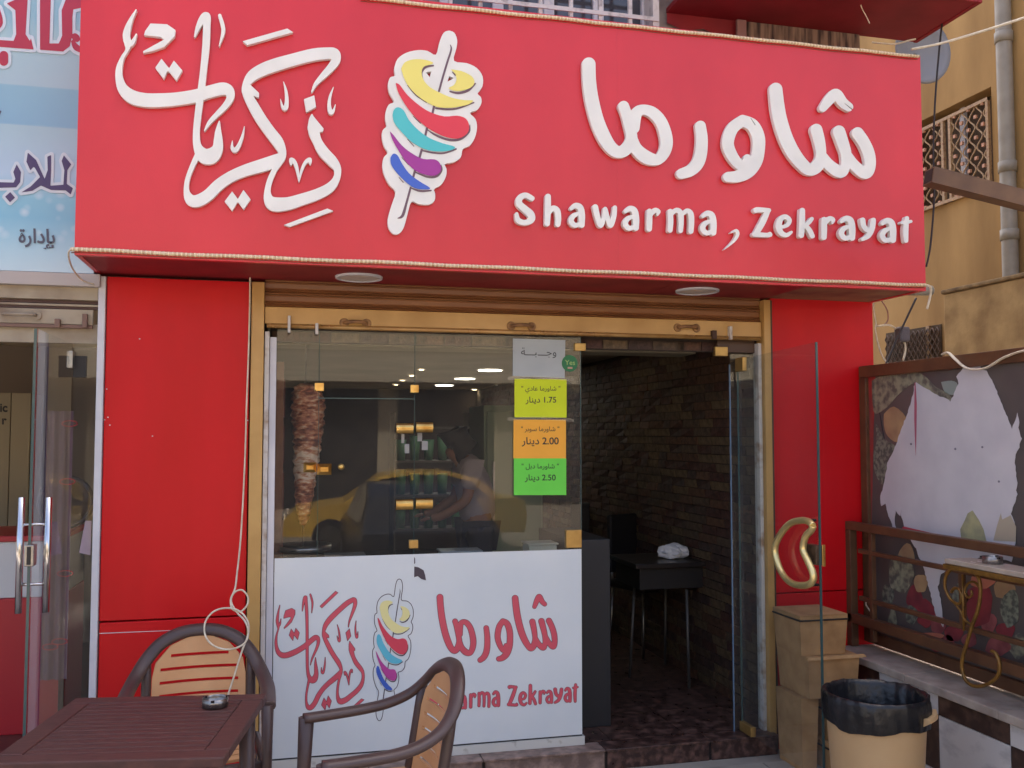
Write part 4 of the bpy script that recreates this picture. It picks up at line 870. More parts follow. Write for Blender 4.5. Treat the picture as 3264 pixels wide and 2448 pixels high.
for i, (y, c) in enumerate(sorted([(zf(y), c) for y, c in cols])):
    if i < 2: cr.elements[i].position = y; cr.elements[i].color = (*S(*c), 1)
    else: e = cr.elements.new(min(1, max(0, y))); e.color = (*S(*c), 1)
nz = n.new('ShaderNodeTexVoronoi'); nz.inputs['Scale'].default_value = 16; l.new(tc.outputs['Object'], nz.inputs['Vector'])
r2 = n.new('ShaderNodeValToRGB'); r2.color_ramp.elements[0].position = 0.05; r2.color_ramp.elements[0].color = (.55, .55, .55, 1); r2.color_ramp.elements[1].position = 0.42; r2.color_ramp.elements[1].color = (0, 0, 0, 1)
l.new(nz.outputs['Distance'], r2.inputs[0])
gate = n.new('ShaderNodeMapRange'); gate.interpolation_type = 'SMOOTHSTEP'; sb = n.new('ShaderNodeMath'); sb.operation = 'SUBTRACT'; sb.inputs[1].default_value = onY(200, 690, -.06).z - 2.45; l.new(sx.outputs['Z'], sb.inputs[0]); ab = n.new('ShaderNodeMath'); ab.operation = 'ABSOLUTE'; l.new(sb.outputs[0], ab.inputs[0])
l.new(ab.outputs[0], gate.inputs['Value']); gate.inputs['From Min'].default_value = .05; gate.inputs['From Max'].default_value = .16; gate.inputs['To Min'].default_value = 1; gate.inputs['To Max'].default_value = 0
ml = n.new('ShaderNodeMath'); ml.operation = 'MULTIPLY'; l.new(gate.outputs[0], ml.inputs[0]); l.new(r2.outputs[0], ml.inputs[1])
mx = n.new('ShaderNodeMixRGB'); l.new(ml.outputs[0], mx.inputs[0]); l.new(rp.outputs[0], mx.inputs[1]); mx.inputs[2].default_value = (*S(226, 232, 240), 1); l.new(mx.outputs[0], bs.inputs['Base Color'])
B('sign_face', BLUE, nb, -3.2, -0.870, -0.06, -0.03, zn, 4.05)
BB('lower_trim', mat('grey_trim', S(176, 168, 164), 0.5), nb, -3.2, -0.840, -0.065, -0.02, 2.40, zn - .002, b=0.003)
AZ = affine((0, 0), 0.5427)
NF = -0.0635
HALO = plain('halo_print', (206, 216, 226), 0.45); NRED = plain('nprint_red', (178, 48, 72), 0.45); NPUR = plain('nprint_purple', (76, 62, 104), 0.45); NGR = plain('nprint_grey', (84, 86, 102), 0.45)
def halo(polys, strokes, m, t, nm='print_letter'):
    st = [smooth_pts(AZ(s), n=4) for s in strokes]; ps = [AZ(q) for q in polys]
    Fd = field(st, ps, 1.5, t + 4)
    Fc = (Fd[0].copy(), *Fd[1:])
    slab('print_halo', contours(Fc, t), mapY(NF, 0.0008), HALO, nb)
    slab(nm, contours(Fd, 0), mapY(NF - 0.0015, 0.0008), m, nb)
halo([[(235, -60), (300, -60), (290, 255), (345, 255), (365, 210), (362, 60), (385, 0), (430, -40), (478, -30), (478, 45), (430, 55), (425, 100), (425, 200), (410, 270), (370, 302), (235, 292)],
      [(85, -60), (165, -60), (150, 200), (175, 240), (182, 225), (197, 290), (0, 275), (-60, 270), (-60, 230), (0, 235), (80, 240), (95, 200), (90, 60), (40, 20), (85, 0)]],
     [[(428, 245, 10), (445, 275, 18), (470, 292, 16)], [(440, 215, 20), (452, 228, 18), (446, 222, 22)], [(22, 325, 26), (22, 360, 26)], [(-20, 60, 20), (-5, 130, 22), (-20, 170, 10)]], NRED, 10)
halo([[(163, 896), (212, 940), (262, 1050), (280, 1000), (278, 920), (300, 910), (300, 1000), (296, 1090), (330, 1088), (372, 1085), (378, 1000), (362, 945), (375, 912), (418, 965), (395, 1000), (392, 1080), (428, 1105), (415, 1142), (385, 1118), (300, 1116), (240, 1090), (190, 1120), (125, 1130), (180, 1095), (235, 1040), (205, 985), (196, 980), (178, 1000), (155, 950)],
      [(98, 965), (123, 1010), (118, 1070), (95, 1100), (0, 1103), (-60, 1100), (-60, 1060), (0, 1070), (80, 1072), (90, 1050), (78, 1010)], [(60, 1128), (88, 1160), (58, 1188), (30, 1155)]], [], NPUR, 9)
halo([], [], NGR, 5) if False else None
for s, cx, cy, sz, sx_ in [(shape('بإدارة'), 117, 774, 62, 0.93)]:
    txt('print_word', s, NGR, nb, mapY(NF - 0.0015, 0), sz, cx, cy, 0.022, 0.03, sx_)
slab('print_letter', [AZ([(-10, 655), (5, 648), (8, 655), (0, 672), (-10, 680)])], mapY(NF - .0015, .0008), NGR, nb)
# trim post
tp = BB('trim_post', WMETAL, None, -0.850, -0.818, -0.045, 0.02, 0.0, 2.455); tag(tp, 'narrow white trim post between the neighbour shop and the red pillar', 'post')
# neighbour shutter + lintel
ns = thing('neighbour_shutter', 'dirty beige rolled shutter above the neighbour shop door', 'shutter', (-1.8, 0, 2.2))
NB1 = mat('dirty_beige', S(168, 156, 136), 0.7, col2=S(132, 114, 96), scale=6, lo=0.4, hi=0.75)
ND = mat('dark_groove', S(84, 62, 56), 0.7)
def band(nm, y0, y1, yy, m, th=0.02, x1=-0.853):
    a = onY(150, y0, yy).z; b = onY(150, y1, yy).z; BB(nm, m, ns, -3.2, x1, yy, yy + th, b, a, b=0.002)
band('lintel', 897, 953, -0.03, NB1); band('slat', 956, 966, -.01, ND); band('slat', 967, 974, -.018, NB1); band('slat', 975, 983, -.01, ND)
band('bottom_bar', 984, 1032, -0.022, NB1, x1=-0.875); band('edge_bar', 1033, 1044, -0.03, mat('rusty_bar', S(120, 92, 80), 0.6), x1=-0.875)
for x, y0, y1, w in [(182, 1016, 1044, 14), (270, 1000, 1044, 13)]:
    a = onY(x, y0, -.05); b = onY(x, y1, -.05); BB('latch_bracket', mat('rusty_bar', S(120, 92, 80)), ns, a.x - w / 1220, a.x + w / 1220, -0.05, -0.024, b.z, a.z, b=0.002)
a = onY(5, 1000, -.05); b = onY(112, 1003, -.05)
MB().tube([(a.x, -.03, a.z), (a.x + .01, -.05, a.z), (b.x - .01, -.05, b.z), (b.x, -.03, b.z)], 0.007, 8).build('handle', NB1, ns)
MB().cyl((b.x, -.022, b.z), (b.x, -.030, b.z), 0.022, n=16).build('handle_plate', NB1, ns)
# neighbour interior
struct(B('neighbour_floor', mat('red_brown_floor', S(80, 46, 42), 0.35, col2=S(104, 66, 58), scale=12), None, -4, -0.86, -0.02, 4.5, 0.0, 0.10))
struct(B('neighbour_back_wall', mat('nb_wall', S(120, 108, 96), 0.8), None, -4, -0.86, 3.2, 3.3, 0.1, 2.5))
struct(B('neighbour_ceiling', BEIGE, None, -4, -0.86, 0.02, 3.2, 2.40, 2.45))
struct(B('neighbour_lintel', NB1, None, -4, -0.853, 0.0, 0.04, 2.14, 2.23))
cn = thing('neighbour_counter', 'white and red serving counter inside the neighbour shop', 'counter', (-1.7, 1.2, 0.1))
zt = onY(60, 1725, 0.9).z; zc_ = onY(60, 1905, 0.9).z; xr_ = onY(200, 1800, 0.9).x
BB('counter_top', plain('nb_red', (170, 28, 44), 0.4), cn, -3.6, xr_, 0.88, 1.5, zt, zt + .03)
BB('white_front', plain('nb_white', (196, 200, 206), 0.4), cn, -3.6, xr_ - .004, 0.90, 1.48, zc_, zt - .002)
BB('red_base', plain('nb_red', (170, 28, 44), 0.4), cn, -3.6, xr_, 0.89, 1.49, 0.10, zc_ - .002)
cb = thing('tall_cabinet', 'tall beige panelled cabinet at the back of the neighbour shop', 'cabinet', (-2, 2.6, 0.1))
for x0_, x1_ in [(0, 34), (36, 98)]:
    a = onY(x0_ - 80, 1300, 2.4).x if x0_ == 0 else onY(x0_, 1300, 2.4).x; b = onY(x1_, 1300, 2.4).x
    BB('cabinet_panel', plain('cab', (152, 142, 118), 0.6), cb, a, b, 2.4, 2.7, 0.1, onY(20, 1252, 2.4).z)
ab_ = onY(15, 1300, 2.39)
txt('print', 'ic', INK, cb, mapY(2.392, 0), 38, 12, 1312, 0.03, 0.02); txt('print', 'r', INK, cb, mapY(2.392, 0), 38, 14, 1352, 0.03, 0.02)
hb = thing('mirror_hoop', 'round dark hoop mirror seen through the neighbour glass', 'mirror', (-1.2, 1.0, 1.0))
hc = onY(210, 1600, 0.6); rr_ = onY(295, 1600, 0.6).x - hc.x
MB().tube([(hc.x + rr_ * math.cos(a), 0.6, hc.z + rr_ * math.sin(a)) for a in [2 * math.pi * k / 36 for k in range(36)]], 0.012, 8, closed=True).build('hoop', plain('hoop_d', (58, 48, 46), 0.5), hb)
MB().tube([(hc.x, 0.6, hc.z - rr_), (hc.x, 0.6, 0.1)], 0.014, 8).build('stand', plain('hoop_d', (58, 48, 46), 0.5), hb)
cu = thing('hanging_sheet', 'pinkish hanging plastic sheet with red oval prints inside the neighbour shop', 'curtain', (-1.1, 0.4, 0.4))
m = MB(); v = []; a = onY(150, 1310, 0.35); b = onY(236, 1310, 0.35); zb_ = onY(200, 2165, 0.35).z
for i in range(13):
    x = a.x + (b.x - a.x) * i / 12
    for z_ in (a.z, zb_): v.append((x, 0.35 + .012 * math.sin(i * 1.4), z_))
m.add(v, [(2 * i, 2 * i + 1, 2 * i + 3, 2 * i + 2) for i in range(12)], True); m.build('sheet', mat('sheetp', S(112, 88, 98), 0.5, col2=S(88, 64, 76), scale=3), cu)
for (x, y) in [(215, 1535), (208, 1828), (190, 2045), (160, 2062), (222, 1250 + 100)]:
    p = onY(x, y, 0.33); mm = MB()
    mm.tube([(p.x + .035 * math.cos(t_), 0.33, p.z + .014 * math.sin(t_)) for t_ in [2 * math.pi * k / 20 for k in range(20)]], 0.003, 5, closed=True).build('oval_print', plain('nb_oval', (176, 50, 60), 0.5), cu)
# hanging paper
p1 = [onY(x, y, .05) for x, y in [(272, 1660), (292, 1660), (288, 1770), (252, 1762)]]
m = MB(); m.add([(p.x, .05, p.z) for p in p1] + [(p.x, .052, p.z) for p in p1], [(0, 1, 2, 3), (7, 6, 5, 4), (0, 4, 5, 1), (1, 5, 6, 2), (2, 6, 7, 3), (3, 7, 4, 0)])
tag(m.build('paper_flyer', plain('flyer', (186, 160, 176), 0.7)), 'mauve paper flyer hanging behind the neighbour glass', 'flyer')
ng = thing('neighbour_glass', 'fixed glass strip between the neighbour door and the white post', 'window', (-0.9, 0, 0.1))
B('pane', GLASS, ng, -0.958, -0.855, -0.005, 0.003, 0.1, 2.14); B('pane_edge', mat('violet_edge', S(84, 74, 130), 0.3), ng, -0.8545, -0.8515, -0.006, 0.004, 0.1, 2.14)
B('patch_fitting', BLACK, ng, -0.958, -0.90, -0.012, 0.010, 1.98, 2.08)
nd = thing('neighbour_glass_door', 'open frameless glass door of the neighbour shop with long chrome bar pulls', 'door', (-0.96, 0, 0.1))
DN = -0.96
B('door_pane', GLASS2, nd, DN - .010, DN, -0.66, -0.02, 0.06, 2.135)
B('pane_edge', GEDGE, nd, DN - .0104, DN + .0004, -0.667, -0.6605, 0.06, 2.135)
BB('patch_fitting', STEEL, nd, DN - .018, DN + .008, -0.05, -0.012, 2.02, 2.10, b=0.003)
yh = -0.60
for sx_ in (-0.055, 0.045):
    p0 = onX(80, 1582, DN + sx_); p1 = onX(75, 1958, DN + sx_)
    zt_, zb_ = onY(70 if sx_ < 0 else 160, 1585, yh).z, onY(60, 1955, yh).z
    MB().tube([(DN + sx_, yh, zb_), (DN + sx_, yh, zt_)], 0.0135, 14).build('bar_handle', CHROME, nd)
for zz_ in (onY(90, 1672, yh).z, onY(90, 1863, yh).z): MB().tube([(DN - .055, yh, zz_), (DN + .045, yh, zz_)], 0.006, 8).build('handle_stud', CHROME, nd)
zk = onY(90, 1765, yh).z; BB('lock_body', STEEL, nd, DN - .022, DN + .012, -0.672, -0.62, zk - .042, zk + .042, b=0.003)
BB('lock_core', BLACK, nd, DN - .012, DN + .002, -0.676, -0.6725, zk - .035, zk + .035, b=0.001)
rs = BB('threshold_strip', mat('pale_stone', S(150, 146, 138), 0.7, col2=S(120, 116, 108), scale=6), None, -3.2, -0.86, -0.25, -0.021, 0.0, 0.09); tag(rs, 'pale stone threshold of the neighbour shop', 'threshold')

# ------------------------------------------------------------------ upper floor
ug = thing('window_grille', 'white painted iron grille over the upstairs window above the sign', 'grille', (1.2, -0.1, 3.7))
GW = mat('dirty_white_iron', S(205, 200, 198), 0.5, col2=S(130, 120, 118), scale=18, lo=0.5, hi=0.75)
yg = -0.10
xs = [onY(1300 + 0.888 * z_, 30, yg).x for z_ in (45, 152, 260, 368, 475, 585, 690, 797)]
for x in xs: B('upright_bar', GW, ug, x - .010, x + .010, yg - .01, yg + .01, 3.734, 5.2)
zz0 = onY(1850, 38, yg).z
for k in range(6): B('cross_bar', GW, ug, xs[0] - .3, xs[-1] + .16, yg - .018, yg - .0105, zz0 + k * .2 - .011, zz0 + k * .2 + .011)
B('corner_bar', GW, ug, xs[-1] + .13, xs[-1] + .165, yg - .01, 0.055, 3.734, 5.2)
uw = thing('upstairs_window', 'upstairs window with pale frame behind the white grille', 'window', (1.2, 0.03, 3.75))
wx0, wx1 = onY(1420, 30, .03).x, onY(2060, 30, .03).x
for k in range(5):
    x = wx0 + (wx1 - wx0) * k / 4; BB('frame_post', WMETAL, uw, x - .03, x + .03, 0.02, 0.055, 3.74, 5.1)
for k in range(4):
    x = wx0 + (wx1 - wx0) * k / 4; B('pane', mat('dim_glass', S(70, 72, 80), 0.08, spec=0.8), uw, x + .031, wx0 + (wx1 - wx0) * (k + 1) / 4 - .031, 0.045, 0.055, 3.74, 5.1)
BB('sill', mat('stone_sill', S(150, 140, 134), 0.8), uw, wx0 - .1, wx1 + .1, -0.02, 0.018, 3.75, 3.80)
cnp = thing('red_canopy', 'dull red box canopy overhanging above the right end of the sign', 'canopy', (2.9, -0.2, 4.08))
zc = 4.08
BB('soffit', mat('canopy_red', S(150, 34, 48), 0.55, col2=S(126, 30, 42), scale=3), cnp, 2.06, 3.66, -0.46, 0.055, zc, zc + .03)
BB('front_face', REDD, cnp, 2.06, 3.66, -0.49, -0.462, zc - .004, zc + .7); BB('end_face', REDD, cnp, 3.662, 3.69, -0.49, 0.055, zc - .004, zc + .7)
m = MB(); zq = [0, .035, .01, .05, .02, .045, .0]
for i in range(6): m.add([(2.06 + i * .11, .04, zc - .002), (2.06 + (i + 1) * .11, .04, zc - .002), (2.06 + (i + 1) * .11, .04, zc - .06 - zq[i + 1]), (2.06 + i * .11, .04, zc - .06 - zq[i])], [(0, 1, 2, 3)])
m.build('torn_edge', mat('canopy_red', S(150, 34, 48)), cnp)
uw2 = thing('upper_wall_panel', 'stained plaster wall patch beneath the red canopy', 'wall', (2.8, 0.03, 3.75))
BB('plaster', mat('stained', S(150, 128, 116), 0.9, col2=S(70, 58, 60), scale=5, stretch=(6, 1, 0.7), lo=0.42, hi=0.62), uw2, 2.55, 3.28, 0.03, 0.058, 3.735, 4.078)
BB('door_casing', mat('pinkish_paint', S(150, 116, 116), 0.7), uw2, 2.16, 2.52, 0.02, 0.057, 3.735, 3.90); BB('casing_post', mat('pinkish_paint', S(150, 116, 116)), uw2, 2.47, 2.53, 0.0, 0.019, 3.735, 4.07)
for (P, nm, lb, mm, r) in [
    ([(2740, -20, -.3), (2745, 20, -.3), (2760, 50, -.3), (2772, 75, -.3)], 'loose_wire', 'thin white wire dangling from the red canopy', CABLEW, .003),
    ([(2780, 135, -.2), (2850, 140, -.2), (2900, 128, -.2), (2918, 125, -.2)], 'loose_wire', 'pale slack wire lying along the top of the sign under the canopy', CABLEW, .005),
    ([(2905, 157, -.48), (3000, 138, -.5), (3130, 100, -.6), (3270, 55, -.7), (3420, 5, -.8)], 'guy_wire', 'taut pale wire running from the sign corner to the upper right', CABLEW, .007),
    ([(3018, -20, -.2), (3000, 100, -.2), (2982, 300, -.2), (2975, 480, -.2), (2978, 620, -.2), (2966, 780, -.2), (2952, 850, -.2)], 'hanging_cable', 'long dark cable hanging from the canopy past the right side of the sign', CABLEB, .0055),
    ([(2920, 950, -.1), (2880, 1035, -.1), (2850, 1100, -.1), (2800, 1230, -.15), (2808, 1330, -.2), (2830, 1440, -.25), (2852, 1485, -.3), (2868, 1492, -.3)], 'hanging_cable', 'dark cable curving down in front of the torn poster', CABLEB, .006),
    ([(2786, 930, -.03), (2784, 980, -.03), (2792, 1030, -.03), (2790, 1050, -.03), (2800, 1100, -.03), (2815, 1140, -.03), (2832, 1160, -.03)], 'loose_wire', 'twisted white wire at the edge of the right red pillar', CABLEW, .0045),
    ([(2800, 945, -.02), (2826, 985, -.02), (2830, 1020, -.02), (2812, 1038, -.02), (2790, 1035, -.02)], 'loose_wire', 'brownish wire loop beside the right red pillar', mat('wire_br', S(150, 110, 96), .5), .004),
    ([(2795, 1040, -.02), (2840, 1038, -.02), (2875, 1070, -.02), (2886, 1110, -.02), (2878, 1150, -.02)], 'loose_wire', 'white wire arc right of the red pillar above the poster board', CABLEW, .006)]:
    m = MB().tube(smooth_pts([tuple(onY(x, y, v)) for x, y, v in P], n=6), r, 7); tag(m.build(nm, mm), lb, 'cable')
m = MB().bbox(onY(2858, 1050, -.03).x, onY(2892, 1050, -.03).x, -.06, 0, onY(2870, 1090, -.03).z, onY(2870, 1042, -.03).z, b=.012)
tag(m.build('cable_joint', mat('grey_tape', S(92, 86, 92), .6, bump=.5, bscale=40)), 'lump of grey tape round the wires beside the pillar', 'tape')
# satellite dish
dc = onY(2945, 160, 1.2); t = thing('satellite_dish', 'grey satellite dish half hidden behind the upper right sign corner', 'satellite dish', (dc.x, 1.2, dc.z))
b0 = len(t.children); m = MB(); prof = [(r_, -.10 * (r_ / .3) ** 2) for r_ in (.001, .08, .15, .22, .27, .27)]
for k in range(5):
    pass
v = []; N = 32
for r_, d_ in [(.002, .06), (.08, .055), (.15, .04), (.2, .022), (.235, 0), (.238, .01)]:
    for k in range(N): a = 2 * math.pi * k / N; v.append((dc.x + r_ * math.cos(a), 1.2 + d_ * 1.5, dc.z + r_ * 1.06 * math.sin(a)))
m.add(v, [(j * N + k, j * N + (k + 1) % N, (j + 1) * N + (k + 1) % N, (j + 1) * N + k) for j in range(5) for k in range(N)], True)
m.build('reflector', mat('dish_grey', S(142, 144, 150), .5), t); MB().tube([(dc.x, 1.3, dc.z), (dc.x - .3, 1.35, dc.z - .1)], .02, 8).build('mount_arm', STEEL, t)

# ------------------------------------------------------------------ yellow building
XY = 8.0
yb = thing('yellow_building', 'ochre plastered apartment building to the right with a lattice grille window', 'building', (XY, 2, 0))
w0 = onX(3159, 270, XY); w1 = onX(2942, 388, XY); wz1 = 5.79; wz0 = 4.59; wy0 = w0.y; wy1 = w1.y + .35
def wallb(y0, y1, z0, z1): B('wall', YEL, yb, XY, XY + .35, y0, y1, z0, z1)
wy = [-4.0, wy0, wy1, 18.0]
lw0 = onX(3004, 1100, XY); lwy0, lwy1 = lw0.y, lw0.y + 1.0; lz0, lz1 = 1.5, onX(2950, 1042, XY).z
B('wall', YEL, yb, XY, XY + 4, -4, wy0, 0, 17); B('wall', YEL, yb, XY, XY + 4, wy1, 18, 0, 17)
B('wall', YEL, yb, XY, XY + 4, wy0 + .001, wy1 - .001, wz1, 17); B('wall', YEL, yb, XY, XY + 4, wy0 + .001, wy1 - .001, 0, wz0)
wf = B('window', plain('dim_pane', (84, 68, 52), 0.6, spec=0.2), yb, XY + .22, XY + .24, wy0, wy1, wz0, wz1)
CREAM = mat('cream_iron', S(176, 146, 108), .5, col2=S(140, 98, 72), scale=30, lo=.5, hi=.7)
gx = XY - .02
def lattice(parent, y0, y1, z0, z1, sp_):
    m = MB(); ny = int((y1 - y0) / sp_); nzv = int((z1 - z0) / sp_)
    dy = (y1 - y0) / ny; dz = (z1 - z0) / nzv
    for i in range(ny + 1):
        pts = []
        for j in range(nzv * 4 + 1):
            z_ = z0 + dz * j / 4; pts.append((gx, min(y1, max(y0, y0 + dy * (i + .40 * math.cos(math.pi * (j / 4)) * (1 if i % 2 else -1)))), z_))
        m.tube(pts, .010, 5)
    m.build('lattice', CREAM, parent, stuff=True)
    k_ = MB()
    for i in range(ny):
        for j in range(nzv + 1):
            if (i + j) % 2 == 0: k_.box(gx - .016, gx + .012, y0 + dy * (i + .5) - .02, y0 + dy * (i + .5) + .02, z0 + dz * j - .02, z0 + dz * j + .02)
    k_.build('lattice_knot', mat('knot', S(200, 150, 120), .5), parent, stuff=True)
gr = B('window_grille', CREAM, yb, gx - .02, gx + .02, wy0 + .02, wy0 + .06, wz0, wz1 - .12)
ym = (wy0 + wy1) / 2 - .12
for y_ in (ym, ym + .13, wy1 - .06): B('grille_post', CREAM, gr, gx - .02, gx + .02, y_, y_ + .04, wz0, wz1 - .12)
for z_ in (wz0, wz1 - .16): B('grille_rail', CREAM, gr, gx - .024, gx + .024, wy0 + .02, wy1 - .02, z_, z_ + .04)
lattice(gr, wy0 + .06, ym, wz0 + .04, wz1 - .16, .115); lattice(gr, ym + .17, wy1 - .06, wz0 + .04, wz1 - .16, .115)
B('window_frame', WMETAL, yb, XY + .17, XY + .215, ym, ym + .08, wz0, wz1)
pz_ = onX(3195, 0, XY); pts = []
PY = 4.02
MB().tube([(XY - .09, PY, 0.5), (XY - .09, PY, 3.55), (XY - .09, PY, 17)], .085, 16).build('drain_pipe', GREYP, yb)
for z_ in (onX(3208, 560, XY).z, onX(3200, 150, XY).z, 3.9): MB().tube([(XY - .09, PY, z_), (XY - .09, PY, z_ + .12)], .098, 16).build('pipe_collar', GREYP, yb)
wlab2 = B('window', plain('dim_pane', (60, 58, 60)), yb, XY - .012, XY - .004, lwy0, lwy0 + 1.1, 1.2, lz1)
B('window_frame', CREAM, wlab2, XY - .05, XY - .015, lwy0 + .18, lwy0 + .24, 1.2, lz1)
m = MB()
for i in range(12):
    for sg_ in (1, -1): m.tube([(XY - .07, lwy0 + i * .09 + sg_ * .045 * math.cos(math.pi * j / 2), 1.2 + j * .06) for j in range(int((lz1 - 1.2) / .06) + 1)], .010, 5)
m.build('window_grille', mat('dark_iron', S(84, 62, 46), .6), wlab2, stuff=True)
pbk = thing('plaster_annex', 'weathered plaster annex block low against the yellow building', 'annex', (7.4, 2, 0))
XP = 7.4; pa = onX(3005, 925, XP); pz2 = pa.z
BB('block', YELD, pbk, XP, XY - .13, -3, pa.y, 0, pz2 - .05, b=.02); BB('coping', mat('coping', S(150, 126, 88), .9, col2=S(104, 84, 60), scale=10, bump=.4), pbk, XP - .02, XY - .13, -3, pa.y + .02, pz2 - .048, pz2, b=.015)
# awning beam + post outside the frame
P0 = onY(2960, 562, -1.2); P1 = onY(3264, 640, -1.25); d = (P1 - P0)
t = thing('awning_beam', 'brown square steel beam jutting in from the right in front of the yellow building', 'beam', tuple(P0))
P2 = P0 + d * 2.6; d.normalize(); s1 = Vector((-d.y, d.x, 0)).normalized() * .036; s2 = d.cross(s1).normalized() * .036
m = MB(); m.hexa([P0 - s1 - s2, P0 + s1 - s2, P2 + s1 - s2, P2 - s1 - s2, P0 - s1 + s2, P0 + s1 + s2, P2 + s1 + s2, P2 - s1 + s2])
m.build('beam', mat('beam_brown', S(116, 84, 56), .5, col2=S(90, 62, 44), scale=8), t)
s3 = s1 * .8; s4 = s2 * .8; e = P0 - d * .002; MB().hexa([e - s3 - s4, e + s3 - s4, P0 + s3 - s4, P0 - s3 - s4, e - s3 + s4, e + s3 + s4, P0 + s3 + s4, P0 - s3 + s4]).build('end_shade', mat('hollow_shade', S(52, 36, 30), .8), t)  # dark plate on a solid beam, painted for the shade inside the tube
MB().box(P2.x - .04, P2.x + .04, P2.y - .04, P2.y + .04, 0, P2.z).build('post', mat('beam_brown', S(116, 84, 56)), t)

# ------------------------------------------------------------------ poster board
XBd = 3.20
pb_ = thing('poster_board', 'brown framed board with a torn food poster right of the red pillar', 'board', (XBd, -1.2, 0.56))
ZT2 = 2.10
B('backing', plain('print_grey', (98, 90, 86), .5, col2=S(82, 74, 72), scale=3), pb_, XBd, XBd + .02, -2.6, -0.045, 0.62, ZT2 - .06)
BB('frame_rail', RAIL, pb_, XBd - .022, XBd + .03, -2.6, -0.04, ZT2 - .065, ZT2, b=.003)
BB('frame_post', RAIL, pb_, XBd - .022, XBd + .03, -0.10, -0.04, 0.56, ZT2 - .067, b=.003); BB('frame_rail', RAIL, pb_, XBd - .022, XBd + .03, -2.6, -0.101, 0.56, 0.618, b=.003)
A6 = affine((2700, 1100), 0.3917)
def pos(nm, q, m, k=1, sm=True): return slab(nm, [spl(q, 3) if sm else q], mapX(XBd - .0012 * k, .0008), m, pb_)
PAPER = mat('torn_paper', S(208, 205, 207), .7, col2=S(196, 193, 197), scale=5)
RT = plain('tint_red', (170, 46, 50), .6)
full = lambda s: [tuple(p) for p in s]
pos('red_border', A6([(120, 170), (1000, 90), (1440, 30), (1440, 105), (1000, 160), (600, 215), (230, 250), (215, 700), (200, 1500), (150, 1500)]), mat('border_red', S(170, 50, 46), .6, col2=S(130, 70, 66), scale=6), 1, False)
GRN = mat('print_leaf', S(150, 150, 124), .6, col2=S(96, 92, 84), scale=22, lo=.4, hi=.6); ORG = mat('print_pepper', S(176, 148, 108), .6, col2=S(150, 118, 92), scale=8); GRN2 = mat('print_broc', S(130, 136, 118), .6, col2=S(84, 86, 80), scale=40, lo=.4, hi=.6)
pos('leaf_print', A6([(200, 290), (320, 230), (440, 230), (560, 220), (640, 260), (720, 340), (830, 400), (845, 455), (700, 390), (560, 310), (480, 350), (400, 420), (330, 500), (230, 560), (205, 450)]), GRN, 2)
pos('leaf_print', A6([(765, 300), (850, 290), (900, 320), (880, 400), (800, 390)]), mat('print_pale', S(140, 152, 144), .6), 2)
pos('pepper_print', A6([(300, 560), (380, 500), (480, 590), (460, 700), (410, 790), (330, 740), (300, 650)]), ORG, 3)
pos('broccoli_print', A6([(230, 620), (300, 760), (400, 830), (340, 900), (330, 1000), (290, 1140), (230, 1040), (215, 900), (240, 780)]), GRN2, 2)
tear = A6([(560, 300), (690, 385), (845, 457), (870, 390), (905, 310), (890, 260), (925, 215), (945, 190), (945, 160), (1000, 152), (1080, 148), (1100, 200), (1140, 212), (1210, 350), (1260, 480), (1320, 630), (1345, 680), (1370, 600), (1388, 550), (1398, 600), (1393, 670), (1418, 760), (1400, 830), (1368, 890), (1365, 960), (1375, 1040), (1387, 1120), (1375, 1180), (1385, 1210), (1350, 1320), (1330, 1372), (1360, 1440), (1376, 1520), (1370, 1620)]) + [(3225, 1790), (3150, 1770), (3060, 1790), (3000, 1830), (2990, 1870), (3000, 1930), (3008, 2000), (2985, 1970), (2950, 1830), (2920, 1750), (2890, 1702), (2872, 1640)] + A6([(445, 1330), (430, 1390), (400, 1350), (385, 1400), (400, 1500), (370, 1480), (330, 1370), (310, 1290), (275, 1310), (268, 1260), (285, 1180), (310, 1080), (330, 960), (400, 810), (440, 690), (500, 530), (530, 430), (545, 340)])
rt = random.Random(5); t2 = []
for a, b in zip(tear, tear[1:] + tear[:1]):
    n_ = max(1, int(math.hypot(b[0] - a[0], b[1] - a[1]) / 9))
    for k in range(n_): t2.append((a[0] + (b[0] - a[0]) * k / n_ + rt.uniform(-1.8, 1.8), a[1] + (b[1] - a[1]) * k / n_ + rt.uniform(-1.8, 1.8)))
pos('torn_area', t2, PAPER, 4, False)
pos('print_remnant', A6([(1020, 1345), (1070, 1420), (1110, 1500), (1135, 1600), (930, 1585), (920, 1500), (960, 1420), (980, 1370)]), mat('print_lemon', S(178, 174, 130), .6, col2=S(140, 140, 116), scale=14), 5, False)
pos('print_remnant', A6([(1250, 1370), (1262, 1420), (1330, 1385), (1375, 1480), (1372, 1600), (1190, 1590), (1220, 1470)]), mat('print_lemon2', S(180, 168, 146), .6), 5, False)
pos('red_smear', [(2870, 1690), (3000, 1718), (3120, 1745), (3240, 1765), (3240, 1752), (3120, 1732), (3000, 1706), (2880, 1678)], plain('smear', (196, 70, 84), .6), 6, False)
pos('red_streak', A6([(549, 310), (556, 300), (566, 480), (562, 780), (558, 900), (552, 760), (546, 600)]), plain('streak', (180, 96, 116), .6), 6, False)
random.seed(3)
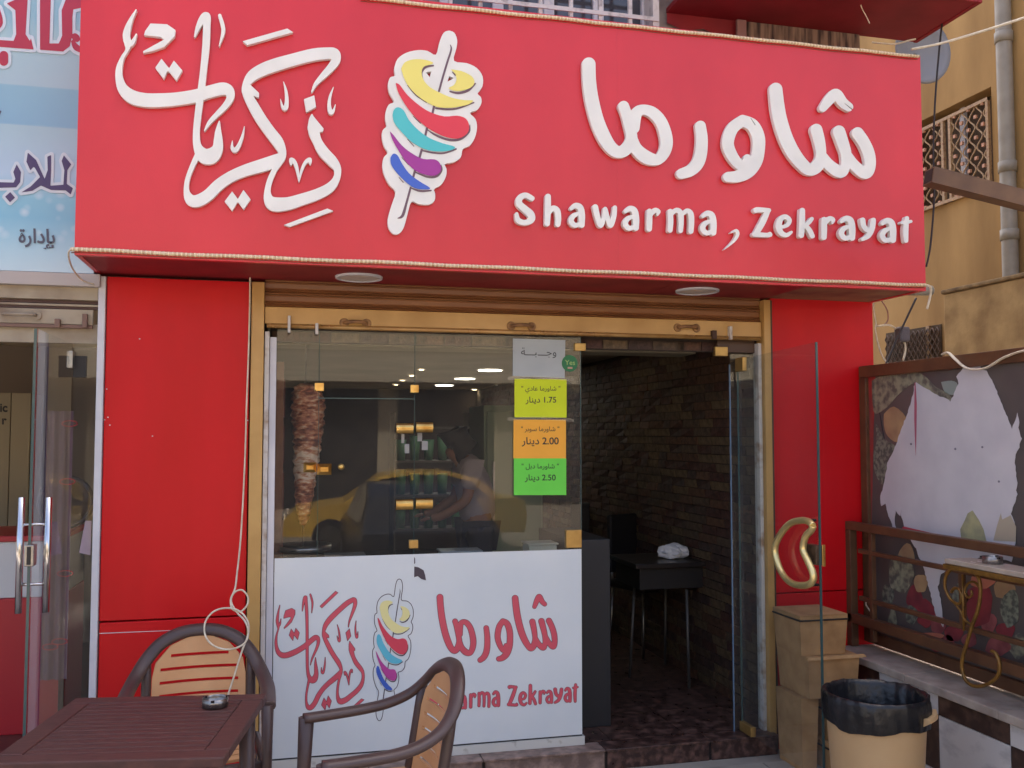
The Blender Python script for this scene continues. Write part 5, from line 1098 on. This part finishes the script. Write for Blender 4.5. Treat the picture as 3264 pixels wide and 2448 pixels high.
for i, (x, y, rx, ry, c) in enumerate([(2915, 1905, 26, 40, 0), (2950, 1955, 30, 45, 0), (2990, 1990, 26, 30, 1), (3040, 2020, 30, 26, 0), (3120, 1930, 45, 70, 0), (3090, 2040, 24, 24, 1), (3020, 2045, 22, 20, 1), (3180, 2060, 40, 30, 1), (2870, 1830, 40, 60, 2), (2830, 1900, 18, 40, 3), (2950, 2030, 60, 14, 4), (3220, 1940, 30, 60, 3), (2890, 1770, 26, 36, 5), (3060, 1900, 26, 40, 3), (2905, 1960, 20, 30, 3), (3150, 1985, 26, 34, 1), (3205, 2010, 30, 26, 0), (2990, 2060, 26, 18, 0), (3245, 2060, 26, 40, 2), (2845, 1975, 14, 34, 2), (3130, 1850, 40, 26, 4), (3200, 1880, 34, 30, 5), (2935, 1860, 22, 30, 5)]):
    q = [(x + rx * math.cos(a) * (1 + .12 * math.sin(3 * a + i)), y + ry * math.sin(a) * (1 + .1 * math.cos(4 * a + i))) for a in [2 * math.pi * k / 16 for k in range(16)]]
    mm = [mat('tomato', S(150, 62, 68), .5, col2=S(112, 52, 58), scale=9), mat('tomato2', S(160, 92, 92), .5, col2=S(120, 60, 64), scale=14), GRN, GRN2, mat('print_or', S(196, 120, 96), .5), ORG][c]
    pos('vegetable_print', q, mm, 2 + (i % 3) * .4, False)
for (x, y) in [(520, 805), (880, 845), (1100, 830), (1235, 1110)]:
    p = A6([(x, y)])[0]; pos('speck', [(p[0] + 3 * math.cos(a) * 1.2, p[1] + 4 * math.sin(a)) for a in (0, 1, 2, 3, 4, 5)], plain('speck', (120, 118, 130), .7), 6, False)
# white cable over the board top
m = MB().tube(smooth_pts([tuple(onX(x, y, XBd - .035)) for x, y in [(3004, 1130), (3022, 1124), (3045, 1145), (3075, 1170), (3110, 1178), (3150, 1170), (3200, 1140), (3264, 1118), (3340, 1110)]], n=5), .010, 8, flat=.5)
tag(m.build('flat_cable', CABLEW), 'flat white cable draped over the top edge of the poster board', 'cable')

# ------------------------------------------------------------------ low wall with tiles, railing
XW = 3.0
lw = struct(MB().box(XW + .012, 3.38, -2.8, -0.035, 0, 0.495).build('low_wall', plain('cement', (120, 112, 104), .9)))
ys = [onX(x, 2186, XW).y for x in (2802, 2988, 3205)]
tw = abs(ys[1] - ys[0]); z_top = 0.492
z1_ = onX(2988, 2278, XW).z
th = z_top - z1_; th = max(.15, th)
yk = ys[1]
edges = [yk + 2 * tw, yk + tw, yk, yk - tw, yk - 2 * tw, yk - 3 * tw, yk - 4 * tw, yk - 5 * tw]
rowz = [z_top, z1_, z1_ - .26, -0.0]
for i in range(len(edges) - 1):
    a, b = min(edges[i], -.04), edges[i + 1]
    if b > a - .02: continue
    for r in range(3):
        dark = (i + r) % 2 == 0
        BB('wall_tile', MDARK if dark else MWHITE, lw, XW + random.random() * .002, XW + .010, b + .0015, a - .0015, max(0.001, rowz[r + 1] + .0015), rowz[r] - .0015, b=.0015)
y = -0.035; k = 0
while y > -2.8:
    L = .62; MB().bbox(XW - .025, 3.38, y - L + .002, y, 0.497, 0.538, b=.006).build('cap_stone', MCAP, lw); y -= L
XR = 3.10
rl = thing('railing', 'brown steel railing on the low tiled wall in front of the poster', 'railing', (XR, -1.2, 0.54))
def zR(x, y): return onX(x, y, XR).z
def hr(y0, y1, z, h=.022, w=.018, nm='rail'): BB(nm, RAIL, rl, XR - w, XR + w, y1, y0, z - h, z + h, b=.003)
zt_ = zR(2900, 1712); 
hr(-0.03, -2.7, 1.205, .022, .022, 'top_rail')
hr(-0.13, -2.7, zR(2773, 1762), .012, .012); hr(-0.13, -2.7, zR(2773, 1914), .012, .012); hr(-0.03, -2.7, zR(2900, 2025) , .026, .022, 'bottom_rail')
BB('post', RAIL, rl, XR - .022, XR + .022, -0.075, -0.03, 0.54, 1.182, b=.003)
yp = onX(2780, 1800, XR).y; BB('post', RAIL, rl, XR - .013, XR + .013, yp - .016, yp + .012, 0.60, 1.182, b=.002)
for x in (3068,):
    yp = onX(x, 1900, XR).y; BB('post', RAIL, rl, XR - .0118, XR + .0118, yp - .012, yp + .012, zR(2773, 1914) + .012, zR(2773, 1762) - .012, b=.002)
BB('post', RAIL, rl, XR - .022, XR + .022, -2.7, -2.66, 0.54, 1.182, b=.003)
m = MB().tube(smooth_pts([tuple(onZ(x, y, .545)) for x, y in [(2865, 2042), (2900, 2070), (3000, 2110), (3100, 2150), (3200, 2195), (3300, 2240)]], n=4), .005, 6)
tag(m.build('loose_wire', CABLEW), 'cream wire lying along the top of the low wall below the railing', 'cable')
m = MB().tube(smooth_pts([tuple(onX(x, y, XR + .04)) for x, y in [(2765, 1905), (2760, 1925), (2768, 1940), (2785, 1962), (2810, 1990)]], n=4), .004, 6)
tag(m.build('loose_wire', CABLEW), 'short cream wire hanging behind the first railing post', 'cable')
# scroll leg table
XS = 3.03
stt = thing('wall_table', 'marble topped side table with gold iron scroll leg on the low wall', 'table', (XS, -1.1, 0.54))
c = onX(3010, 1790, 2.93)
BB('table_top', mat('pale_marble', S(186, 172, 156), .25, col2=S(160, 146, 132), scale=9), stt, 2.93, 3.075, -2.6, c.y, 1.128, 1.150, b=.003)
BB('top_frame', GOLDP, stt, 2.925, 3.077, -2.6, c.y + .006, 1.104, 1.126, b=.003)
scp = [(3030, 1900), (3010, 1870), (3015, 1830), (3045, 1808), (3080, 1808), (3115, 1835), (3125, 1880), (3118, 1940), (3100, 1990), (3085, 2040), (3070, 2090), (3066, 2130), (3080, 2170), (3110, 2188), (3150, 2180), (3180, 2155), (3186, 2120), (3175, 2085), (3160, 2075)]
sc0 = [(3025, 1855), (3012, 1880), (3022, 1915), (3045, 1930), (3060, 1912), (3050, 1895), (3035, 1900)]
MB().tube(smooth_pts([tuple(onX(x, y, XS)) for x, y in scp[2:]], n=5), .0085, 8).build('scroll_leg', GOLDP, stt)
P_ = [(3045, 1808), (3018, 1830), (3012, 1870), (3030, 1910), (3055, 1925), (3066, 1905), (3058, 1880), (3042, 1875), (3032, 1888)]
MB().tube(smooth_pts([tuple(onX(x, y, XS)) for x, y in P_], n=5), .0075, 8).build('scroll', GOLDP, stt)
P_ = [(3120, 1870), (3105, 1855), (3085, 1860), (3075, 1885), (3085, 1905), (3098, 1895), (3095, 1882)]
MB().tube(smooth_pts([tuple(onX(x, y, XS)) for x, y in P_], n=5), .006, 8).build('scroll', GOLDP, stt)
P_ = [(3040, 1920), (3060, 1945), (3075, 1975), (3095, 1990)]
MB().tube(smooth_pts([tuple(onX(x, y, XS)) for x, y in P_], n=5), .006, 8).build('scroll', GOLDP, stt)
MB().tube([tuple(onX(3068, 1830, XS)), tuple(onX(3072, 2010, XS))], .006, 8).build('centre_bar', GOLDP, stt)
def ashtray(name, label, x, y, z, r=.046):
    t = thing(name, label, 'ashtray', (x, y, z), group='steel ashtrays')
    MB().lathe((x, y, z), [(.001, .003), (r * .9, .003), (r * .94, .022), (r * .96, .030), (r, .030), (r * 1.0, .001), (.001, .001)], 32).build('bowl', mat('worn_steel', S(168, 164, 160), .3, .9, col2=S(120, 116, 114), scale=40), t)
    for k in range(3):
        a = k * 2.09 + .4; MB().box(x + r * math.cos(a) - .006, x + r * math.cos(a) + .006, y + r * math.sin(a) - .004, y + r * math.sin(a) + .004, z + .024, z + .0305).build('notch', BLACK, t)
    MB().lathe((x, y, z), [(.001, .006), (r * .7, .007), (r * .88, .004)], 16).build('ash', plain('ash', (74, 68, 66), .9), t)
pA = onZ(3163, 1776, 1.15); ashtray('ashtray', 'steel ashtray on the marble side table by the railing', 3.02, onX(3163, 1776, 3.02).y, 1.1505, .042)

# ------------------------------------------------------------------ boxes
def carton(label, cx0, cx1, y0, y1, z0, z1, tape=True, flaps=False, tb=False):
    t = thing('cardboard_box', label, 'box', ((cx0 + cx1) / 2, (y0 + y1) / 2, z0), group='cardboard boxes stacked by the pillar')
    i = .012
    MB().hexa([(cx0 + i, y0 + i, z0), (cx1 - i, y0 + i, z0), (cx1 - i, y1 - i, z0), (cx0 + i, y1 - i, z0), (cx0, y0, z1), (cx1, y0, z1), (cx1, y1, z1), (cx0, y1, z1)]).build('carton', CARD, t)
    if tape:
        zt = z1 - .022 if not tb else z0 + .016
        BB('lid', CARD, t, cx0 - .001, cx1 + .001, y0 - .001, y1 + .001, z1 + .001, z1 + .004, b=.002)
        for (a, b, c_, d_) in [(cx0 - .0025, cx1 + .0025, y0 - .0045, y0 - .001 + (.01 if tb else 0)), (cx0 - .0045, cx0 - .0005 + (.01 if tb else 0), y0, y1)]: B('strap', TAPE, t, a, b, c_, d_, zt - .004, zt + .004)
    if flaps:
        MB().hexa([(cx0 - .01, y0 - .012, z1 - .012), (cx1 + .03, y0 - .02, z1 - .008), (cx1 + .03, y0 - .016, z1 - .008), (cx0 - .01, y0 - .008, z1 - .012), (cx0, y0 - .004, z1), (cx1 + .02, y0 - .008, z1 + .006), (cx1 + .02, y0 - .004, z1 + .006), (cx0, y0, z1)]).build('flap', CARD, t)
    return t
yb_ = -0.42; pc = onY(2550, 1968, yb_); xl = pc.x; xr2 = onY(2702, 1960, yb_).x
bx = lambda y: onY(2550, y, yb_).z
z_a, z_b, z_c = bx(1966), bx(2096), bx(2232)
carton('topmost tan cardboard box with a dark strap, under the gold door pull', xl, xr2, yb_, -0.15, z_b + .003, z_a)
carton('middle cardboard box with turned out flap under the topmost box', xl + .03, xr2 + .05, yb_ - .02, -0.13, z_c + .003, z_b, False, True)
carton('narrow lower cardboard box standing left under the stack', xl + .01, xl + .11, yb_ + .02, -0.15, 0.002, z_c, False)
carton('lower cardboard box with dark straps half hidden behind the bin', xl + .16, xr2 + .04, yb_ + .01, -0.15, 0.15, z_c - .05, True)
carton('bottom cardboard box with a strap right behind the bin', xl + .15, xr2 + .05, yb_, -0.14, 0.002, 0.143, True)
# bin
bx_, by_ = onZ(2790, 2205, .62).x, onZ(2790, 2205, .62).y
tbn = thing('waste_bin', 'tan plastic waste bin lined with a black bag beside the low wall', 'bin', (bx_, by_, 0))
rb = .205
MB().lathe((bx_, by_, 0), [(.001, .004), (rb * .80, .004), (rb * .82, .02), (rb * .99, .565), (rb * 1.0, .575), (rb * .97, .575), (rb * .8, .03)], 48).build('tub', BINP, tbn)
hs = []
m = MB(); a0, a1 = -1.15, -.45; N = 10; v = []
for i in range(N + 1):
    a = a0 + (a1 - a0) * i / N
    for r_, z_ in [(rb * .99, .555), (rb * 1.16, .562), (rb * 1.18, .545), (rb * 1.0, .52)]: v.append((bx_ + r_ * math.cos(a), by_ + r_ * math.sin(a), z_))
m.add(v, [(4 * i + j, 4 * i + j + 1, 4 * i + j + 5, 4 * i + j + 4) for i in range(N) for j in range(3)] + [(0, 1, 2, 3), (4 * N, 4 * N + 1, 4 * N + 2, 4 * N + 3)]); m.build('grip', BINP, tbn)
m = MB(); N = 96; rings = [(1.025, .50), (1.045, .53), (1.06, .57), (1.055, .605), (1.03, .622), (.98, .622), (.93, .60), (.86, .50), (.72, .30), (.5, .22), (.01, .2)]
v = []
for j, (r_, z_) in enumerate(rings):
    for k in range(N):
        a = 2 * math.pi * k / N; w = math.sin(a * 23 + j * .3) * .0022 + math.sin(a * 9 + 1 + j) * .003 + (random.random() - .5) * .003
        zz_ = z_ + (math.sin(a * 3) * .010 + math.sin(a * 8 + 2) * .003 if j == 0 else w * .4)
        v.append((bx_ + (rb * r_ + w) * math.cos(a), by_ + (rb * r_ + w) * math.sin(a), zz_))
m.add(v, [(j * N + k, j * N + (k + 1) % N, (j + 1) * N + (k + 1) % N, (j + 1) * N + k) for j in range(len(rings) - 1) for k in range(N)], True); m.build('bin_bag', BAG, tbn)
pa = onZ(2741, 2258, .52); ang = math.atan2(onY(2741, 2258, by_ - rb).y - by_, onY(2741, 2258, by_ - rb).x - bx_)
m = MB(); v = []
for i in range(5):
    a = ang + (i - 2) * .045
    for z_ in (.495, .525): v.append((bx_ + rb * 1.0 * math.cos(a), by_ + rb * 1.0 * math.sin(a), z_))
m.add(v, [(2 * i, 2 * i + 1, 2 * i + 3, 2 * i + 2) for i in range(4)]); m.build('price_label', mat('labelp', S(225, 220, 205), .5, col2=S(190, 90, 110), scale=60, lo=.55, hi=.6), tbn)

# ------------------------------------------------------------------ terrace table and chairs
TC = Vector((-0.447, -1.317, 0)); TR = math.radians(-9.35)
tt = thing('terrace_table', 'dark brown slatted plastic table in the lower left corner', 'table', (0, 0, 0))
hw = .347; fr_ = .075; zt = .74
for (x0, x1, y0, y1) in [(-hw, hw, hw - fr_, hw), (-hw, hw, -hw, -hw + fr_), (-hw, -hw + fr_, -hw + fr_ + .001, hw - fr_ - .001), (hw - fr_, hw, -hw + fr_ + .001, hw - fr_ - .001)]: BB('frame_board', SLAT, tt, x0, x1, y0, y1, zt - .032, zt, b=.005)
ns_ = 12; L = 2 * (hw - fr_) - .002
for i in range(ns_):
    y0 = -hw + fr_ + .002 + i * L / ns_; BB('slat', SLAT, tt, -hw + fr_ + .001, hw - fr_ - .001, y0 + .001, y0 + L / ns_ - .003, zt - .02, zt - .0012, b=.004)
B('under_tray', BROWNP, tt, -hw + .02, hw - .02, -hw + .02, hw - .02, zt - .045, zt - .034)
for a in (-1, 1):
    for b in (-1, 1): MB().tube([(a * (hw - .05), b * (hw - .05), 0), (a * (hw - .06), b * (hw - .06), zt - .046)], [.024, .03], 10).build('leg', BROWNP, tt)
tt.location = TC; tt.rotation_euler = (0, 0, TR)
pA = onZ(686, 2238, .755); ashtray('ashtray', 'steel ashtray on the slatted brown table', pA.x, pA.y, .7412, .045)

def chair():
    t = thing('armchair', '', 'chair', (0, 0, 0), 0, 'brown plastic terrace armchairs')
    half = [(0, .270, .895), (.09, .262, .885), (.17, .243, .845), (.225, .215, .785), (.262, .165, .725), (.285, .09, .685), (.295, .0, .665), (.293, -.12, .655), (.288, -.235, .650)]
    half = [(x * .93, y, z if z < .66 else .655 + (z - .655) * .87) for x, y, z in half]
    pts = [(-x, y, z) for x, y, z in reversed(half)] + half[1:]
    sm_ = smooth_pts(pts, n=4)
    MB().tube(sm_, .031, 12, flat=.6).build('arm_frame', BROWNP, t)
    def yb2(x, z): return .185 + .16 * (z - .42) - .75 * x * x
    for s in (-1, 1):
        MB().tube([(s * .212, yb2(.2, z) , z) for z in (.40, .5, .6, .68, .755)], [.022, .021, .020, .020, .018], 10).build('back_post', BROWNP, t)
        MB().tube([(s * .267, -.225, .655), (s * .267, -.235, .40), (s * .275, -.255, 0)], [.030, .024, .018], 10, flat=.8).build('leg', BROWNP, t)
        MB().tube([(s * .215, .175, .43), (s * .235, .215, .2), (s * .25, .265, 0)], [.027, .023, .018], 10, flat=.8).build('leg', BROWNP, t)
        MB().tube([(s * .262, -.2, .425), (s * .235, .15, .425)], .02, 8).build('seat_rail', BROWNP, t)
    MB().tube([(-.27, -.215, .415), (.27, -.215, .415)], .022, 8).build('seat_rail', BROWNP, t)
    # back insert with slots, bent to the frame
    out = [(-190, -430), (-190, -700), (-178, -765), (-120, -835), (-50, -866), (0, -870), (50, -866), (120, -835), (178, -765), (190, -700), (190, -430)]
    holes = []
    for z_, w in [(790, 118), (733, 158), (676, 160), (620, 160), (564, 160), (508, 160), (458, 150)]: holes.append([(-w, -z_ - 7), (w, -z_ - 7), (w, -z_ + 7), (-w, -z_ + 7)])
    def post(bm):
        for k in range(-7, 8):
            bmesh.ops.bisect_plane(bm, geom=bm.verts[:] + bm.edges[:] + bm.faces[:], plane_co=(k * 25, 0, 0), plane_no=(1, 0, 0))
    def mp_(u, v, d): x = u / 1000; z_ = .42 + (-v / 1000 - .42) * .94; return (x, yb2(x, z_) - .003 + d * .012, z_)
    slab('back_insert', [out] + holes, mp_, TANP, t, post=post)
    # seat with slots
    out = [(-225, -185), (225, -185), (215, 165), (-215, 165)]; hs_ = [[(-170, y - 6), (170, y - 6), (170, y + 6), (-170, y + 6)] for y in (-130, -70, -10, 50, 110)]
    slab('seat', [out] + hs_, lambda u, v, d: (u / 1000, v / 1000, .425 + .012 * d + abs(u / 1000) ** 2 * .3), TANP, t, post=post)
    return t
ch1 = chair(); ch2 = copy_tree(ch1)
ch1['label'] = 'brown plastic armchair with tan slotted back, behind the slatted table against the red pillar'
ch1.location = (-0.325, -0.66, 0); ch1.rotation_euler = (0, 0, R_(3))
ch2['label'] = 'brown plastic armchair seen from its side in front of the white printed panel'
ch2.location = (0.345, -1.32, 0); ch2.rotation_euler = (0, 0, R_(-85))
# white cable with loops
W = [(828, 20), (826, 160), (822, 300), (816, 460), (812, 600), (806, 740), (800, 850), (793, 940), (785, 1010), (778, 1065), (764, 1100), (768, 1132), (795, 1142), (818, 1120), (820, 1092), (800, 1070), (775, 1080), (765, 1108), (785, 1145), (810, 1172), (822, 1210), (808, 1248), (760, 1267), (710, 1256), (680, 1222), (680, 1175), (710, 1140), (755, 1130), (795, 1142), (820, 1175), (822, 1215), (800, 1275), (780, 1340), (757, 1412), (748, 1450)]
pts = []
for i, (x, y) in enumerate(W):
    f = max(0, min(1, (y - 900) / 350)); yy = -0.06 - .012 * math.sin(i) - f * .42; pts.append(tuple(onY(x * .963, 850 + y * .963, yy)))
tag(MB().tube(smooth_pts(pts, n=5), .0042, 7).build('looped_cable', CABLEW), 'white cable hanging down the red pillar and knotted into two loops over the chair', 'cable')
p = onZ(1815, 2440, 0.006)
t = thing('cigarette_butt', 'white cigarette butt on the ground at the foot of the step', 'cigarette butt', (p.x, p.y, 0)); MB().tube([(p.x, p.y, .010), (p.x + .03, p.y + .004, .010)], .004, 8).build('paper', WHITE, t); MB().tube([(p.x - .012, p.y - .002, .010), (p.x - .0005, p.y, .010)], .004, 8).build('filter', plain('filter_or', (196, 140, 90), .8), t)

# ------------------------------------------------------------------ street behind the camera (seen only in the glass)
def carside(L=4.3):
    lo = [(-2.15, .35), (-2.12, .62), (-1.95, .78), (-1.15, .90), (-.55, 1.32), (-.1, 1.42), (.7, 1.42), (1.25, 1.28), (1.75, .98), (2.08, .92), (2.15, .6), (2.12, .32)]
    return lo
def car(name, label, paint, loc, rz=0):
    t = thing(name, label, 'car', (0, 0, 0)); P = carside(); W = .84
    m = MB(); n = len(P)
    body = [(-2.15, .32), (-2.14, .6), (-1.98, .76), (-1.2, .88), (1.78, .94), (2.1, .9), (2.15, .6), (2.1, .32)]
    v = []
    for s, k in ((-1, 1), (1, 1)): v += [(x, s * W, z) for x, z in body]
    nb_ = len(body); m.add(v, [tuple(range(nb_)), tuple(range(2 * nb_ - 1, nb_ - 1, -1))] + [(i, (i + 1) % nb_, nb_ + (i + 1) % nb_, nb_ + i) for i in range(nb_)]); 
    m.build('body', paint, t)
    cab = [(-1.12, .885), (-.5, 1.34), (-.1, 1.42), (.7, 1.42), (1.25, 1.28), (1.72, .94)]; v = []
    for s in (-1, 1): v += [(x, s * (W - .02 - (z - .88) * .32), z) for x, z in cab]
    nc = len(cab); m = MB(); m.add(v, [(i, i + 1, nc + i + 1, nc + i) for i in range(nc - 1)] + [tuple(range(nc)), tuple(range(2 * nc - 1, nc - 1, -1))]); m.build('cabin', paint, t)
    dg_ = plain('car_glass', (24, 26, 30), .05)
    for s in (-1, 1):
        for q in ([(-.98, .92), (-.46, 1.29), (.05, 1.36), (.05, .92)], [(.11, .92), (.11, 1.36), (.66, 1.36), (1.15, 1.24), (1.45, .95)]):
            MB().add([(x, s * (W - .012 - (z - .88) * .32), z) for x, z in q], [tuple(range(len(q)))]).build('side_window', dg_, t)
    for x in (-1.35, 1.32):
        for s in (-1, 1):
            w_ = MB().cyl((x, s * .66, .31), (x, s * .86, .31), .31, n=24).build('wheel', plain('tyre', (26, 26, 26), .8), t)
            MB().cyl((x, s * .861, .31), (x, s * .87, .31), .19, n=20).build('rim', STEEL, w_)
    for s in (-1, 1): MB().bbox(-2.165, -2.12, s * .62 - .14, s * .62 + .14, .58, .70, b=.02).build('headlight', FROST, t)
    t.location = loc; t.rotation_euler = (0, 0, rz)
car('parked_car', 'yellow taxi parked in the street, mirrored in the shop glass', plain('taxi_yellow', (222, 178, 74), .3, coat=.6), (2.2, -12.6, -0.36), 0.05)
car('parked_car', 'dark hatchback parked nose to the kerb in front of the taxi, mirrored in the glass', plain('car_dark', (40, 44, 50), .25, coat=.6), (1.75, -8.5, -0.36), R_(90))
ob = thing('street_building', 'pale building across the street, mirrored in the glass', 'building', (0, -22, -.36))
B('wall', plain('opp_wall', (176, 164, 140), .9), ob, -16, 16, -26, -22, -.36, 7); B('upper_band', plain('opp_band', (196, 184, 160), .9), ob, -16, 16, -21.9, -21.3, 3.2, 4.0)
for i in range(9):
    B('shop_opening', plain('opp_dark', (46, 42, 40), .6), ob, -13.8 + i * 3.4, -11.0 + i * 3.4, -21.99, -21.95, -.3, 3.0); B('window', plain('opp_dark', (46, 42, 40)), ob, -14.6 + i * 3.4, -13.0 + i * 3.4, -21.99, -21.95, 5, 6.6)
